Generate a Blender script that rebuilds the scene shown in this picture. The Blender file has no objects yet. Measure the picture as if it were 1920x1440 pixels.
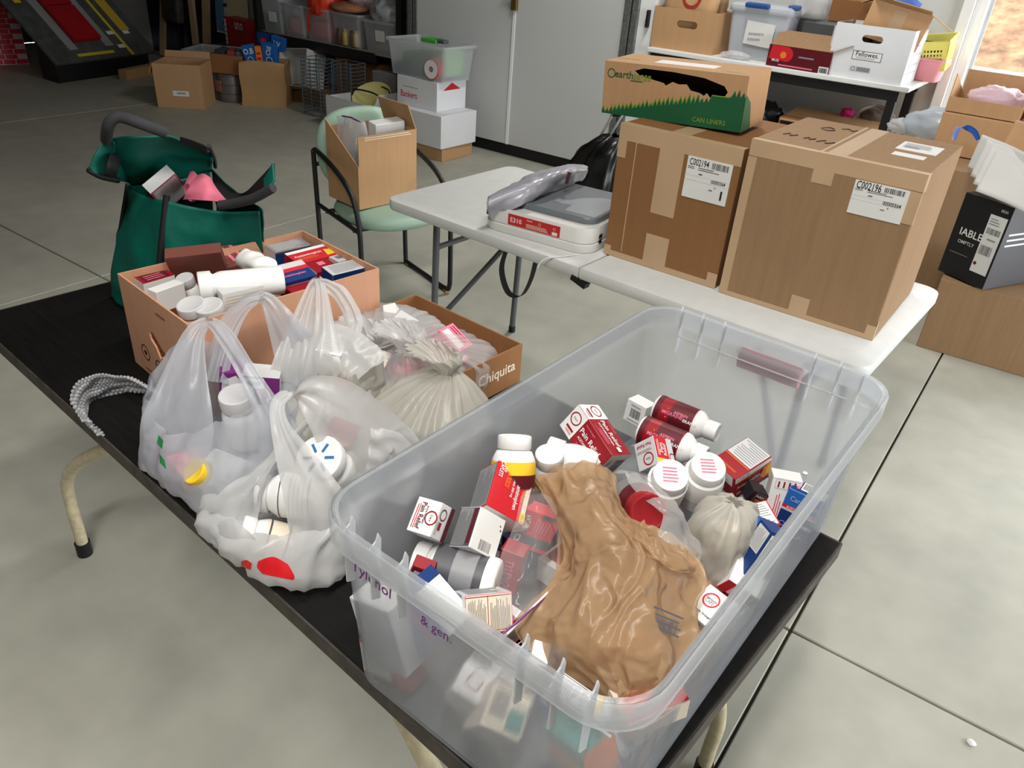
import bpy, bmesh, math, random
from mathutils import Vector, Matrix, Euler, noise, geometry
random.seed(7)
SC = bpy.context.scene
COL = SC.collection
V = Vector
PI = math.pi

# ---------------------------------------------------------------- camera
FPX, YAW, PITCH, ROLL, CAMH = 1450.0, 2.16373, 0.535737, 0.0771994, 1.67
FW = V((math.cos(YAW)*math.cos(PITCH), math.sin(YAW)*math.cos(PITCH), -math.sin(PITCH)))
_r = V((math.sin(YAW), -math.cos(YAW), 0)); _u = _r.cross(FW)
RT = math.cos(ROLL)*_r + math.sin(ROLL)*_u
UP = -math.sin(ROLL)*_r + math.cos(ROLL)*_u
CAM = V((0, 0, CAMH))
cd = bpy.data.cameras.new('camera'); co = bpy.data.objects.new('camera', cd); COL.objects.link(co)
cd.sensor_width = 36; cd.lens = FPX/1920*36; cd.clip_start = .05; cd.clip_end = 200
co.matrix_world = Matrix(((RT.x, UP.x, -FW.x, 0), (RT.y, UP.y, -FW.y, 0), (RT.z, UP.z, -FW.z, CAMH), (0, 0, 0, 1)))
SC.camera = co

def ray(x, y): return (x-960)*RT - (y-720)*UP + FPX*FW
def P(x, y, z):                       # point of a pixel at height z
    d = ray(x, y); return CAM + d*((z-CAMH)/d.z)
def PY(x, y, Y):                      # point of a pixel on the vertical plane y = Y
    d = ray(x, y); return CAM + d*(Y/d.y)
def PX(x, y, X):
    d = ray(x, y); return CAM + d*(X/d.x)

# ---------------------------------------------------------------- light
def s(r, g, b):
    def c(v):
        v /= 255.0
        return v/12.92 if v <= .04045 else ((v+.055)/1.055)**2.4
    return (c(r), c(g), c(b))
w = bpy.data.worlds.new('sky'); SC.world = w; w.use_nodes = True
bg = w.node_tree.nodes['Background']; bg.inputs[0].default_value = (.93, .97, 1.0, 1); bg.inputs[1].default_value = 1.55
def portal(name, loc, rot, sx, sy):
    l = bpy.data.lights.new(name, 'AREA'); l.shape = 'RECTANGLE'; l.size = sx; l.size_y = sy
    l.cycles.is_portal = True
    o = bpy.data.objects.new(name, l); COL.objects.link(o); o.location = loc; o.rotation_euler = rot
portal('daylight_through_side_door', (3.25, 3.1, 1.15), (0, PI/2, 0), 2.3, 3.4)
portal('daylight_through_back_door', (1.2, 6.0, 1.15), (-PI/2, 0, 0), 4.0, 2.3)
def added_ceiling_lamp(x, y, label, W=10):  # assumed overhead lamp, added to brighten floor and tabletops
    e = bpy.data.objects.new('added_ceiling_light', None); COL.objects.link(e); e.location = (x, y, 3.38)
    e['label'] = label; e['category'] = 'added ceiling light'; e['group'] = 'added ceiling strip lights'
    l = bpy.data.lights.new('added_strip_lamp', 'AREA'); l.shape = 'RECTANGLE'; l.size = .2; l.size_y = 1.3; l.energy = W; l.color = (1, .97, .92)
    o = bpy.data.objects.new('added_strip_lamp', l); COL.objects.link(o); o.parent = e; o.location = (0, 0, -.03)
    return e
ADDED_LAMPS = [added_ceiling_lamp(-.3, .9, 'added ceiling strip light above the frosted tub', 8), added_ceiling_lamp(-1.9, 4.2, 'added ceiling strip light behind the folding table', 12), added_ceiling_lamp(-.1, -.7, 'added ceiling strip light above the near floor', 15)]
SC.view_settings.view_transform = 'Standard'; SC.view_settings.look = 'None'
SC.view_settings.gamma = 1; SC.view_settings.use_curve_mapping = False
SC.view_settings.exposure = 2.35
try:
    SC.cycles.use_denoising = True
    SC.cycles.transparent_max_bounces = 20
    SC.cycles.max_bounces = 7; SC.cycles.diffuse_bounces = 3; SC.cycles.glossy_bounces = 2; SC.cycles.transmission_bounces = 4
    SC.cycles.use_adaptive_sampling = True; SC.cycles.adaptive_threshold = .04; SC.cycles.caustics_reflective = False; SC.cycles.caustics_refractive = False
except Exception: pass

# ---------------------------------------------------------------- materials
_MC = {}
def nt(m):
    m.use_nodes = True; n = m.node_tree; b = n.nodes['Principled BSDF']; return n, b
def mat(name, col, rough=.6, metal=0, var=.08, scale=6, bump=0, bscale=80, spec=.4, stretch=(1, 1, 1), var2=0, scale2=40):
    if name in _MC: return _MC[name]
    m = bpy.data.materials.new(name); n, b = nt(m); N = n.nodes; L = n.links
    b.inputs['Roughness'].default_value = rough; b.inputs['Metallic'].default_value = metal
    b.inputs['Specular IOR Level'].default_value = spec
    tc = N.new('ShaderNodeTexCoord'); mp = N.new('ShaderNodeMapping'); mp.inputs['Scale'].default_value = stretch
    L.new(tc.outputs['Object'], mp.inputs[0])
    def mixn(c1, c2, sc, det):
        t = N.new('ShaderNodeTexNoise'); t.inputs['Scale'].default_value = sc; t.inputs['Detail'].default_value = det
        L.new(mp.outputs[0], t.inputs['Vector'])
        r = N.new('ShaderNodeValToRGB'); r.color_ramp.elements[0].position = .3; r.color_ramp.elements[1].position = .7
        r.color_ramp.elements[0].color = (*c1, 1); r.color_ramp.elements[1].color = (*c2, 1)
        L.new(t.outputs['Fac'], r.inputs[0]); return r
    lo = tuple(c*(1-var) for c in col); hi = tuple(min(1, c*(1+var)) for c in col)
    r = mixn(lo, hi, scale, 2); out = r.outputs[0]
    if var2:
        r2 = mixn((1-var2,)*3, (1, 1, 1), scale2, 4)
        mx = N.new('ShaderNodeMix'); mx.data_type = 'RGBA'; mx.blend_type = 'MULTIPLY'; mx.inputs[0].default_value = 1
        L.new(out, mx.inputs[6]); L.new(r2.outputs[0], mx.inputs[7]); out = mx.outputs[2]
    L.new(out, b.inputs['Base Color'])
    if bump:
        t = N.new('ShaderNodeTexNoise'); t.inputs['Scale'].default_value = bscale; t.inputs['Detail'].default_value = 2
        L.new(mp.outputs[0], t.inputs['Vector'])
        bp = N.new('ShaderNodeBump'); bp.inputs['Strength'].default_value = bump; bp.inputs['Distance'].default_value = .004
        L.new(t.outputs['Fac'], bp.inputs['Height']); L.new(bp.outputs[0], b.inputs['Normal'])
    _MC[name] = m; return m
def ink(c, rough=.45):
    k = 'ink_%d_%d_%d' % c
    if k in _MC: return _MC[k]
    m = bpy.data.materials.new(k); n, b = nt(m); b.inputs['Base Color'].default_value = (*s(*c), 1); b.inputs['Roughness'].default_value = rough
    b.inputs['Specular IOR Level'].default_value = .4; _MC[k] = m; return m
def crinkle(n, b, strength, scale, dist=.004):
    N = n.nodes; L = n.links
    tc = N.new('ShaderNodeTexCoord'); t2 = N.new('ShaderNodeTexNoise'); t2.inputs['Scale'].default_value = scale*1.1; t2.inputs['Detail'].default_value = 3
    t2.inputs['Distortion'].default_value = 1.2; t2.noise_type = 'RIDGED_MULTIFRACTAL' if strength > .4 else 'FBM'
    L.new(tc.outputs['Object'], t2.inputs['Vector'])
    bp = N.new('ShaderNodeBump'); bp.inputs['Strength'].default_value = strength*.8; bp.inputs['Distance'].default_value = dist
    L.new(t2.outputs['Fac'], bp.inputs['Height'])
    for x in (b if isinstance(b, (list, tuple)) else [b]): L.new(bp.outputs[0], x.inputs['Normal'])
def film(name, col, clear=.4, transl=.35, rough=.28, crink=.6, cscale=22, spec=.5, blur=0.0, dist=.004):
    """thin plastic: part see-through, part translucent, part glossy sheet"""
    if name in _MC: return _MC[name]
    m = bpy.data.materials.new(name); n, b = nt(m); N = n.nodes; L = n.links
    b.inputs['Base Color'].default_value = (*col, 1); b.inputs['Roughness'].default_value = rough
    b.inputs['Specular IOR Level'].default_value = spec
    tl = N.new('ShaderNodeBsdfTranslucent'); tl.inputs[0].default_value = (*col, 1)
    tr = N.new('ShaderNodeBsdfTransparent'); tr.inputs[0].default_value = tuple(.25*c+.75 for c in col)+(1,)
    m1 = N.new('ShaderNodeMixShader'); m1.inputs[0].default_value = transl
    L.new(b.outputs[0], m1.inputs[1]); L.new(tl.outputs[0], m1.inputs[2])
    thru = tr.outputs[0]
    if blur:
        rf = N.new('ShaderNodeBsdfRefraction'); rf.inputs['IOR'].default_value = 1.02; rf.inputs['Roughness'].default_value = blur
        rf.inputs['Color'].default_value = (.97, .98, 1, 1)
        m3 = N.new('ShaderNodeMixShader'); m3.inputs[0].default_value = .45
        L.new(tr.outputs[0], m3.inputs[1]); L.new(rf.outputs[0], m3.inputs[2]); thru = m3.outputs[0]
    m2 = N.new('ShaderNodeMixShader'); m2.inputs[0].default_value = 1-clear
    L.new(thru, m2.inputs[1]); L.new(m1.outputs[0], m2.inputs[2])
    L.new(m2.outputs[0], n.nodes['Material Output'].inputs[0])
    if crink: crinkle(n, [b, tl], crink, cscale, dist)
    _MC[name] = m; return m

CARD = mat('cardboard', s(156, 125, 94), .75, var=.035, scale=3, bump=.05, bscale=8, stretch=(16, 16, 1), spec=.2, var2=.12, scale2=5)
CARD2 = mat('cardboard_tan', s(190, 150, 110), .75, var=.035, scale=3, bump=.05, bscale=8, stretch=(16, 16, 1), spec=.2)
CARD3 = mat('cardboard_pink_tan', s(202, 152, 122), .72, var=.035, scale=3, bump=.05, bscale=8, stretch=(16, 16, 1), spec=.2)
CARD4 = mat('cardboard_dark', s(150, 105, 68), .75, var=.035, scale=3, bump=.05, bscale=8, stretch=(16, 16, 1), spec=.2)
TAPE = mat('packing_tape', s(192, 162, 128), .32, var=.05, scale=5, spec=.5)
PAPERW = mat('white_paper', s(228, 228, 226), .7, var=.03)
BLACKM = mat('black_metal', s(28, 28, 30), .45, var=.1, spec=.4)
STEEL = mat('grey_steel', s(95, 98, 102), .4, .3, var=.1)
DARK = mat('dark_plastic', s(22, 22, 24), .5)
WHITEP = mat('white_plastic', s(226, 226, 222), .35, var=.02)
CLEAR = film('clear_plastic', (.86, .89, .92), clear=.68, transl=.35, rough=.15, crink=0)
TUBM = film('frosted_tub', (.84, .87, .91), clear=.70, transl=.5, rough=.22, crink=0, blur=.13)
BAGG = film('grey_white_bag', (.68, .71, .77), clear=.36, transl=.42, rough=.26, crink=.55, cscale=16)
BAGW = film('white_bag', (.80, .80, .80), clear=.26, transl=.42, rough=.28, crink=.55, cscale=16)
BAGC = film('cream_bag', (.74, .72, .65), clear=.24, transl=.42, rough=.3, crink=.5, cscale=18)
BAGB = film('brown_bag', s(200, 166, 128), clear=.30, transl=.4, rough=.27, crink=1.0, cscale=16, dist=.012, spec=.4)
ZIPB = film('zip_bag', (.9, .9, .92), clear=.82, transl=.3, rough=.1, crink=.5, cscale=18)
BUBB = film('bubble_wrap', (.85, .87, .9), clear=.42, transl=.4, rough=.15, crink=0)

# ---------------------------------------------------------------- mesh helpers
class MB:
    def __init__(self): self.v = []; self.f = []; self.m = []; self.mats = []
    def mi(self, m):
        if m not in self.mats: self.mats.append(m)
        return self.mats.index(m)
    def add(self, vs, fs, m):
        o = len(self.v); k = self.mi(m); self.v += [V(v) for v in vs]
        for f in fs: self.f.append([i+o for i in f]); self.m.append(k)
        return self
    def box(self, lo, hi, m, M=None):
        vs = [V((x, y, z)) for z in (lo[2], hi[2]) for y in (lo[1], hi[1]) for x in (lo[0], hi[0])]
        if M is not None: vs = [M @ v for v in vs]
        return self.add(vs, [(0, 2, 3, 1), (4, 5, 7, 6), (0, 1, 5, 4), (2, 6, 7, 3), (0, 4, 6, 2), (1, 3, 7, 5)], m)
    def cbox(self, c, d, m, rot=None):
        M = Matrix.Translation(c)
        if rot is not None: M = M @ Euler(rot).to_matrix().to_4x4()
        h = V(d)/2; return self.box(-h, h, m, M)
    def hexa(self, p, m):             # 4 bottom points, 4 top points, both counter-clockwise from above
        return self.add(p, [(3, 2, 1, 0), (4, 5, 6, 7), (0, 1, 5, 4), (1, 2, 6, 5), (2, 3, 7, 6), (3, 0, 4, 7)], m)
    def tube(self, pts, r, m, n=10, caps=True, rs=None):
        pts = [V(p) for p in pts]; k = len(pts); rings = []; a = None
        for i, p in enumerate(pts):
            t = (pts[min(i+1, k-1)]-pts[max(i-1, 0)]).normalized()
            if a is None: a = t.orthogonal().normalized()
            a = (a - t*a.dot(t)).normalized(); b = t.cross(a); rr = rs[i] if rs else r
            rings.append([p+a*(rr*math.cos(2*PI*j/n))+b*(rr*math.sin(2*PI*j/n)) for j in range(n)])
        return self.loft(rings, m, caps, caps)
    def loft(self, rings, m, c0=False, c1=False, closed=True):
        n = len(rings[0]); vs = [p for r in rings for p in r]; fs = []
        for i in range(len(rings)-1):
            for j in range(n if closed else n-1):
                q = (j+1) % n; fs.append((i*n+j, i*n+q, (i+1)*n+q, (i+1)*n+j))
        if c0: fs.append(tuple(range(n-1, -1, -1)))
        if c1: fs.append(tuple(range((len(rings)-1)*n, len(rings)*n)))
        return self.add(vs, fs, m)
    def lathe(self, prof, m, n=24, M=None, c0=True, c1=True, rib=0, ribn=0):
        rings = []
        for r, z in prof:
            rings.append([V((r*math.cos(2*PI*j/n), r*math.sin(2*PI*j/n), z)) for j in range(n)])
        if M is not None: rings = [[M @ p for p in q] for q in rings]
        return self.loft(rings, m, c0, c1)
    def slab(self, outer, holes, t, m, M=None):       # flat plate in x,z, thickness along +y
        loops = [[V((a, b, 0)) for a, b in outer]]+[[V((a, b, 0)) for a, b in h] for h in holes]
        tri = geometry.tessellate_polygon(loops); pts = [p for l in loops for p in l]; k = len(pts)
        vs = [V((p.x, 0, p.y)) for p in pts]+[V((p.x, t, p.y)) for p in pts]; fs = []
        for a, b, c in tri:
            nrm = (pts[b]-pts[a]).cross(pts[c]-pts[a]).z
            if nrm < 0: a, c = c, a
            fs.append((a, b, c)); fs.append((c+k, b+k, a+k))
        o = 0
        for l in loops:
            for i in range(len(l)):
                q = (i+1) % len(l); fs.append((o+i, o+i+k, o+q+k, o+q))
            o += len(l)
        if M is not None: vs = [M @ v for v in vs]
        return self.add(vs, fs, m)
    def build(self, name, parent=None, smooth=None, bevel=0, bseg=2, solid=0, sub=0):
        me = bpy.data.meshes.new(name); me.from_pydata(self.v, [], self.f)
        for mm in self.mats: me.materials.append(mm)
        me.polygons.foreach_set('material_index', self.m)
        if smooth is not None:
            me.polygons.foreach_set('use_smooth', [True]*len(me.polygons))
            if smooth < 180: me.set_sharp_from_angle(angle=math.radians(smooth))
        me.update(); o = bpy.data.objects.new(name, me); COL.objects.link(o)
        if parent is not None: o.parent = parent
        if solid:
            d = o.modifiers.new('s', 'SOLIDIFY'); d.thickness = solid; d.offset = 0
        if bevel:
            d = o.modifiers.new('b', 'BEVEL'); d.width = bevel; d.segments = bseg; d.limit_method = 'ANGLE'
        if sub:
            d = o.modifiers.new('u', 'SUBSURF'); d.levels = sub; d.render_levels = sub
        return o
def tag(o, label, cat, group=None, kind=None):
    if label: o['label'] = label
    if cat: o['category'] = cat
    if group: o['group'] = group
    if kind: o['kind'] = kind
    return o
def struct(o, label=None):
    o['kind'] = 'structure'
    if label: o['label'] = label
    return o
def empty(name, loc=(0, 0, 0), rot=(0, 0, 0), label=None, cat=None, group=None, parent=None):
    o = bpy.data.objects.new(name, None); COL.objects.link(o); o.location = loc; o.rotation_euler = rot
    o.empty_display_size = .05
    if parent is not None: o.parent = parent
    return tag(o, label, cat, group)
def copy_tree(o, parent=None):
    c = o.copy(); COL.objects.link(c)
    if parent is not None: c.parent = parent
    for ch in o.children: copy_tree(ch, c)
    return c
def rot2(a): return Matrix.Rotation(a, 3, 'Z')
def crom(pts, n):
    """Catmull-Rom through points (any vectors), n samples"""
    k = len(pts); out = []
    for i in range(n):
        t = i/(n-1)*(k-1); a = min(int(t), k-2); f = t-a
        p0, p1, p2, p3 = pts[max(a-1, 0)], pts[a], pts[a+1], pts[min(a+2, k-1)]
        out.append(.5*((2*p1)+(p2-p0)*f+(2*p0-5*p1+4*p2-p3)*f*f+(3*p1-p0-3*p2+p3)*f**3))
    return out
def rrect(w, d, r, n=5):
    o = []
    for cx, cy, a in ((w/2-r, d/2-r, 0), (-w/2+r, d/2-r, PI/2), (-w/2+r, -d/2+r, PI), (w/2-r, -d/2+r, 3*PI/2)):
        for i in range(n+1):
            t = a+PI/2*i/n; o.append((cx+r*math.cos(t), cy+r*math.sin(t)))
    return o

# ---- printing: flat artwork laid on the faces of a box
CC = dict(W=(236, 236, 234), R=(150, 22, 34), r=(205, 36, 48), K=(30, 30, 33), Y=(250, 208, 48), O=(238, 126, 50), B=(14, 52, 112),
          b=(34, 104, 182), G=(140, 140, 142), g=(205, 205, 206), D=(92, 18, 30), N=(28, 92, 58), n=(120, 150, 60), P=(120, 40, 120),
          p=(232, 120, 150), C=(240, 226, 205), M=(120, 70, 62), L=(150, 185, 225), T=(150, 110, 72), k=(78, 78, 82), c=(60, 140, 130))
_GL = {}
def glyphs(txt):
    if txt in _GL: return _GL[txt]
    cu = bpy.data.curves.new('t', 'FONT'); cu.body = txt; cu.size = 1; cu.resolution_u = 2; cu.offset = .012
    ob = bpy.data.objects.new('t', cu); COL.objects.link(ob); bpy.context.view_layer.update()
    me = ob.evaluated_get(bpy.context.evaluated_depsgraph_get()).to_mesh()
    vs = [v.co.copy() for v in me.vertices]; fs = [tuple(p.vertices) for p in me.polygons]
    bpy.data.objects.remove(ob); bpy.data.curves.remove(cu)
    if vs:
        x0 = min(v.x for v in vs); x1 = max(v.x for v in vs); y0 = min(v.y for v in vs); y1 = max(v.y for v in vs)
        c = V(((x0+x1)/2, (y0+y1)/2, 0)); vs = [v-c for v in vs]; sz = (x1-x0, y1-y0)
    else: sz = (1, 1)
    _GL[txt] = (vs, fs, sz); return _GL[txt]
FR = {'-y': (V((1, 0, 0)), V((0, 0, 1)), V((0, -1, 0))), '+y': (V((-1, 0, 0)), V((0, 0, 1)), V((0, 1, 0))),
      '+x': (V((0, 1, 0)), V((0, 0, 1)), V((1, 0, 0))), '-x': (V((0, -1, 0)), V((0, 0, 1)), V((-1, 0, 0))),
      '+z': (V((1, 0, 0)), V((0, 1, 0)), V((0, 0, 1))), '-z': (V((1, 0, 0)), V((0, -1, 0)), V((0, 0, -1)))}
def art(mb, dims, faces, center=(0, 0, 0), off=.0005):
    """items, in 0..1 face coordinates: r rect, t text(u,v,height m,txt,col,rot,maxwidth m), o ring, d disc, b bars, l lines, p polygon"""
    d = V(dims); rnd = random.Random(5)
    for face, items in faces.items():
        U, W_, N_ = FR[face]
        fu = abs(U.dot(d)); fv = abs(W_.dot(d)); fn = abs(N_.dot(d)); base = V(center)+N_*(fn/2)
        def pt(a, b, k): return base+U*((a-.5)*fu)+W_*((b-.5)*fv)+N_*(off*(1+.35*k))
        for k, it in enumerate(items):
            ty = it[0]
            if ty == 'r':
                _, a, b, c, e, col = it
                mb.add([pt(a, b, k), pt(c, b, k), pt(c, e, k), pt(a, e, k)], [(0, 1, 2, 3)], ink(CC[col]))
            elif ty == 'p':
                _, pl, col = it
                tri = geometry.tessellate_polygon([[V((a, b, 0)) for a, b in pl]])
                fs = []
                for t3 in tri:
                    a, b, c = [V((*pl[i], 0)) for i in t3]
                    fs.append(tuple(t3) if (b-a).cross(c-a).z > 0 else tuple(reversed(t3)))
                mb.add([pt(a, b, k) for a, b in pl], fs, ink(CC[col]))
            elif ty in 'od':
                _, a, b, rr, col = it; n = 20; c = pt(a, b, k)
                o = [c+U*rr*math.cos(2*PI*j/n)+W_*rr*math.sin(2*PI*j/n) for j in range(n)]
                if ty == 'd': mb.add(o, [tuple(range(n))], ink(CC[col]))
                else:
                    i_ = [c+(p-c)*.80 for p in o]
                    mb.add(o+i_, [(j, (j+1) % n, n+(j+1) % n, n+j) for j in range(n)], ink(CC[col]))
            elif ty == 'b':
                _, a, b, c, e, col = it[:6]; vert = len(it) > 6; x = 0.0
                while x < 1:
                    wd = rnd.uniform(.015, .05)
                    if vert: q = (a, b+(e-b)*x, c, b+(e-b)*min(1, x+wd))
                    else: q = (a+(c-a)*x, b, a+(c-a)*min(1, x+wd), e)
                    mb.add([pt(q[0], q[1], k), pt(q[2], q[1], k), pt(q[2], q[3], k), pt(q[0], q[3], k)], [(0, 1, 2, 3)], ink(CC[col]))
                    x += wd+rnd.uniform(.015, .04)
            elif ty == 'l':
                _, a, b, c, e, n, col = it[:7]; vert = len(it) > 7
                for i in range(n):
                    f0 = (i+.25)/n; f1 = (i+.6)/n; q = rnd.uniform(.65, 1)
                    if vert: r4 = (a+(c-a)*f0, b, a+(c-a)*f1, b+(e-b)*q)
                    else: r4 = (a, e-(e-b)*f1, a+(c-a)*q, e-(e-b)*f0)
                    mb.add([pt(r4[0], r4[1], k), pt(r4[2], r4[1], k), pt(r4[2], r4[3], k), pt(r4[0], r4[3], k)], [(0, 1, 2, 3)], ink(CC[col]))
            elif ty == 't':
                _, a, b, h, txt, col = it[:6]; rt = math.radians(it[6]) if len(it) > 6 else 0; mw = it[7] if len(it) > 7 else 9
                vs, fs, sz = glyphs(txt); sx = h/max(sz[1], .01); sx2 = min(sx, mw/sz[0])
                du = U*math.cos(rt)+W_*math.sin(rt); dv = W_*math.cos(rt)-U*math.sin(rt); c = pt(a, b, k)
                mb.add([c+du*(v.x*sx2)+dv*(v.y*sx) for v in vs], fs, ink(CC[col]))
    return mb
def deco(parent, dims, faces, center=(0, 0, 0), name='printed_artwork', off=.0005):
    return art(MB(), dims, faces, center, off).build(name, parent)

REG = []
# ---- medicine cartons and bottles
def carton(label, dims, loc, rot, base, faces, cat='medicine box', group=None, name='medicine_carton', rough=.4):
    h = V(dims)/2
    o = MB().box(-h, h, ink(CC[base], rough)).build(name, bevel=.0008, bseg=1)
    o.location = loc; o.rotation_euler = rot; tag(o, label, cat, group)
    if faces: deco(o, dims, faces)
    REG.append((o, [V((x*h.x, y*h.y, z*h.z)) for x in (-1, 1) for y in (-1, 1) for z in (-1, 1)]))
    return o
def bottle(label, base, tip, H, r, body='W', cap='W', caph=.022, capr=None, bands=(), tops=(), group=None, name='pill_bottle', clear=False, neck=.7, cat='bottle', spin=0):
    """base point, a point the axis goes towards, total height"""
    base = V(base); ax = (V(tip)-base).normalized(); capr = capr or r*.78
    bh = H-caph
    bm = film('bottle_clear', (.9, .9, .9), .5, .35, .15, 0) if clear else ink(CC[body], .3)
    o = MB().lathe([(r*.82, 0), (r*.95, .002), (r, .007), (r, bh-.022), (r*.97, bh-.014), (r*neck+.004, bh-.003), (capr*.86, bh), (capr*.86, bh+.004)], bm, 32).build(name, smooth=50)
    o.location = base; o.rotation_mode = 'QUATERNION'; o.rotation_quaternion = ax.to_track_quat('Z', 'Y') @ Euler((0, 0, spin)).to_quaternion()
    tag(o, label, cat, group)
    prof = []; n = 48; z0 = bh+.001
    rings = []
    for rr, z, rib in ((capr*.97, z0, 1), (capr, z0+.001, 1), (capr, H-.003, 1), (capr*.96, H-.0008, 0), (capr*.86, H, 0), (capr*.82, H-.0007, 0)):
        rings.append([V((rr*(1-(.018 if j % 2 and rib else 0))*math.cos(2*PI*j/n), rr*(1-(.018 if j % 2 and rib else 0))*math.sin(2*PI*j/n), z)) for j in range(n)])
    c = MB().loft(rings, ink(CC[cap], .35), True, True).build('cap', o, smooth=40)
    for i, (a, b, col) in enumerate(bands):
        e = .0004+.00025*i
        MB().lathe([(r+e, a*bh), (r+e, b*bh)], ink(CC[col], .3), 32, c0=False, c1=False).build('label_band', o, smooth=60)
    REG.append((o, [V((r*math.cos(t), r*math.sin(t), z)) for t in [PI/4*i for i in range(8)] for z in (0, bh-.01)]+[V((capr*math.cos(t), capr*math.sin(t), H)) for t in [PI/4*i for i in range(8)]]))
    if tops: art(MB(), (2*capr, 2*capr, 2*H), {'+z': tops}).build('printed_lid_text', c)
    return o
def curved_text(o, r, z, h, txt, col, ang, vert=False):
    """text wrapped round a bottle"""
    vs, fs, sz = glyphs(txt); k = h/sz[1]; out = []
    for v in vs:
        x, y = v.x*k, v.y*k
        if vert: x, y = -y, x
        a = ang+x/r; out.append(V((r*math.cos(a), r*math.sin(a), z+y)))
    return MB().add(out, fs, ink(CC[col])).build('printed_text', o)

# ---- cardboard boxes
def stad(cx, cy, w_, h_, n=6):
    o = []; r = h_/2
    for i in range(n+1): a = -PI/2+PI*i/n; o.append((cx+w_/2-r+r*math.cos(a), cy+r*math.sin(a)))
    for i in range(n+1): a = PI/2+PI*i/n; o.append((cx-w_/2+r+r*math.cos(a), cy+r*math.sin(a)))
    return o
def open_box(name, label, W, D, H, loc, rot, m, t=.005, flaps=(), holes={}, cat='cardboard box', group=None, tops={}):
    e = empty(name, loc, rot if isinstance(rot, tuple) else (0, 0, rot), label, cat, group)
    MB().box((-W/2+t, -D/2+t, 0), (W/2-t, D/2-t, t), m).build('bottom_panel', e)
    info = {'-y': (0, W, D), '+x': (PI/2, D, W), '+y': (PI, W, D), '-x': (-PI/2, D, W)}
    for k, (a, wd, off) in info.items():
        M = Matrix.Rotation(a, 4, 'Z') @ Matrix.Translation((0, -off/2, 0))
        ww = wd if k in ('-y', '+y') else wd-2*t
        h0, h1 = tops.get(k, (H, H))
        MB().slab([(-ww/2, 0), (ww/2, 0), (ww/2, h1), (-ww/2, h0)], holes.get(k, []), t, m, M).build('side_panel', e)
    for f in flaps:
        k, ang, ln = f[:3]; a, wd, off = info[k]
        M = Matrix.Rotation(a, 4, 'Z') @ Matrix.Translation((0, -off/2, H)) @ Matrix.Rotation(math.radians(ang), 4, 'X')
        wd -= .006
        MB().slab([(-wd/2, .002), (wd/2, .002), (wd/2-.006, ln), (-wd/2+.006, ln)], [], t*.8, m, M).build('flap', e)
    return e
def closed_box(name, label, dims, loc, rot, m, cat='cardboard box', group=None, bev=.004):
    W, D, H = dims
    o = MB().box((-W/2, -D/2, 0), (W/2, D/2, H), m).build(name, bevel=bev)
    o.location = loc; o.rotation_euler = rot if isinstance(rot, tuple) else (0, 0, rot); return tag(o, label, cat, group)
def plate(parent, name, dims, face, u0, v0, u1, v1, t, m, center=(0, 0, 0)):
    """thin plate stuck on a face of a box (dims about center); returns (object, dims, center)"""
    U, W_, N_ = FR[face]; d = V(dims); fu = abs(U.dot(d)); fv = abs(W_.dot(d)); fn = abs(N_.dot(d))
    c = V(center)+N_*(fn/2+t/2)+U*(((u0+u1)/2-.5)*fu)+W_*(((v0+v1)/2-.5)*fv)
    sz = V([abs(x) for x in (U*((u1-u0)*fu)+W_*((v1-v0)*fv)+N_*t)])
    o = MB().cbox(c, sz, m).build(name, parent); return o, sz, c

# ---- soft things
def fbm(p, f, o=3):
    a = 0; k = 1
    for _ in range(o): a += noise.noise(V(p)*f)*k; f *= 2.1; k *= .5
    return a
def sack(name, rings, m, parent=None, nu=80, nv=44, pleat=.012, pk=3.2, crump=.006, cf=14, seed=0, top=0, topk=2, topph=0, close=True, sq=2.4, smooth=180, toprag=0):
    """bag body; rings (x,y,z,rx,ry) from the bottom up"""
    ks = len(rings); rows = []
    def lerp(t, c):
        a = min(int(t), ks-2); f = t-a
        g = lambda i: rings[max(0, min(ks-1, i))][c]
        p0, p1, p2, p3 = g(a-1), g(a), g(a+1), g(a+2)
        return .5*(2*p1+(p2-p0)*f+(2*p0-5*p1+4*p2-p3)*f*f+(3*p1-p0-3*p2+p3)*f**3)
    for i in range(nv):
        t = i/(nv-1)*(ks-1); q = i/(nv-1); row = []
        cx, cy, cz, rx, ry = [lerp(t, c) for c in range(5)]
        for j in range(nu):
            th = 2*PI*j/nu; c, s_ = math.cos(th), math.sin(th)
            k = (abs(c)**sq+abs(s_)**sq)**(-1/sq)
            n1 = noise.noise(V((c*pk+seed, s_*pk, q*.9+seed))); n2 = noise.noise(V((c*pk*2.3, s_*pk*2.3+seed, q*1.6)))
            d = (1-2.2*abs(n1))*pleat+(1-2.2*abs(n2))*pleat*.5
            p = V((cx+c*k*(rx+d*min(1, q*4+.3)), cy+s_*k*(ry+d*min(1, q*4+.3)), cz))
            d3 = fbm(p+V((seed, seed*.7, 0)), cf, 3)*crump
            p += V((c, s_, .5*math.sin(seed+th)))*d3
            if top: p.z += top*max(0, q-.45)**1.5*2.4*math.cos(topk*th+topph)
            if toprag: p.z += toprag*max(0, q-.7)*3*noise.noise(V((c*5, s_*5, seed)))
            row.append(p)
        rows.append(row)
    mb = MB().loft(rows, m, close, False); return mb.build(name, parent, smooth=smooth)
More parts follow.
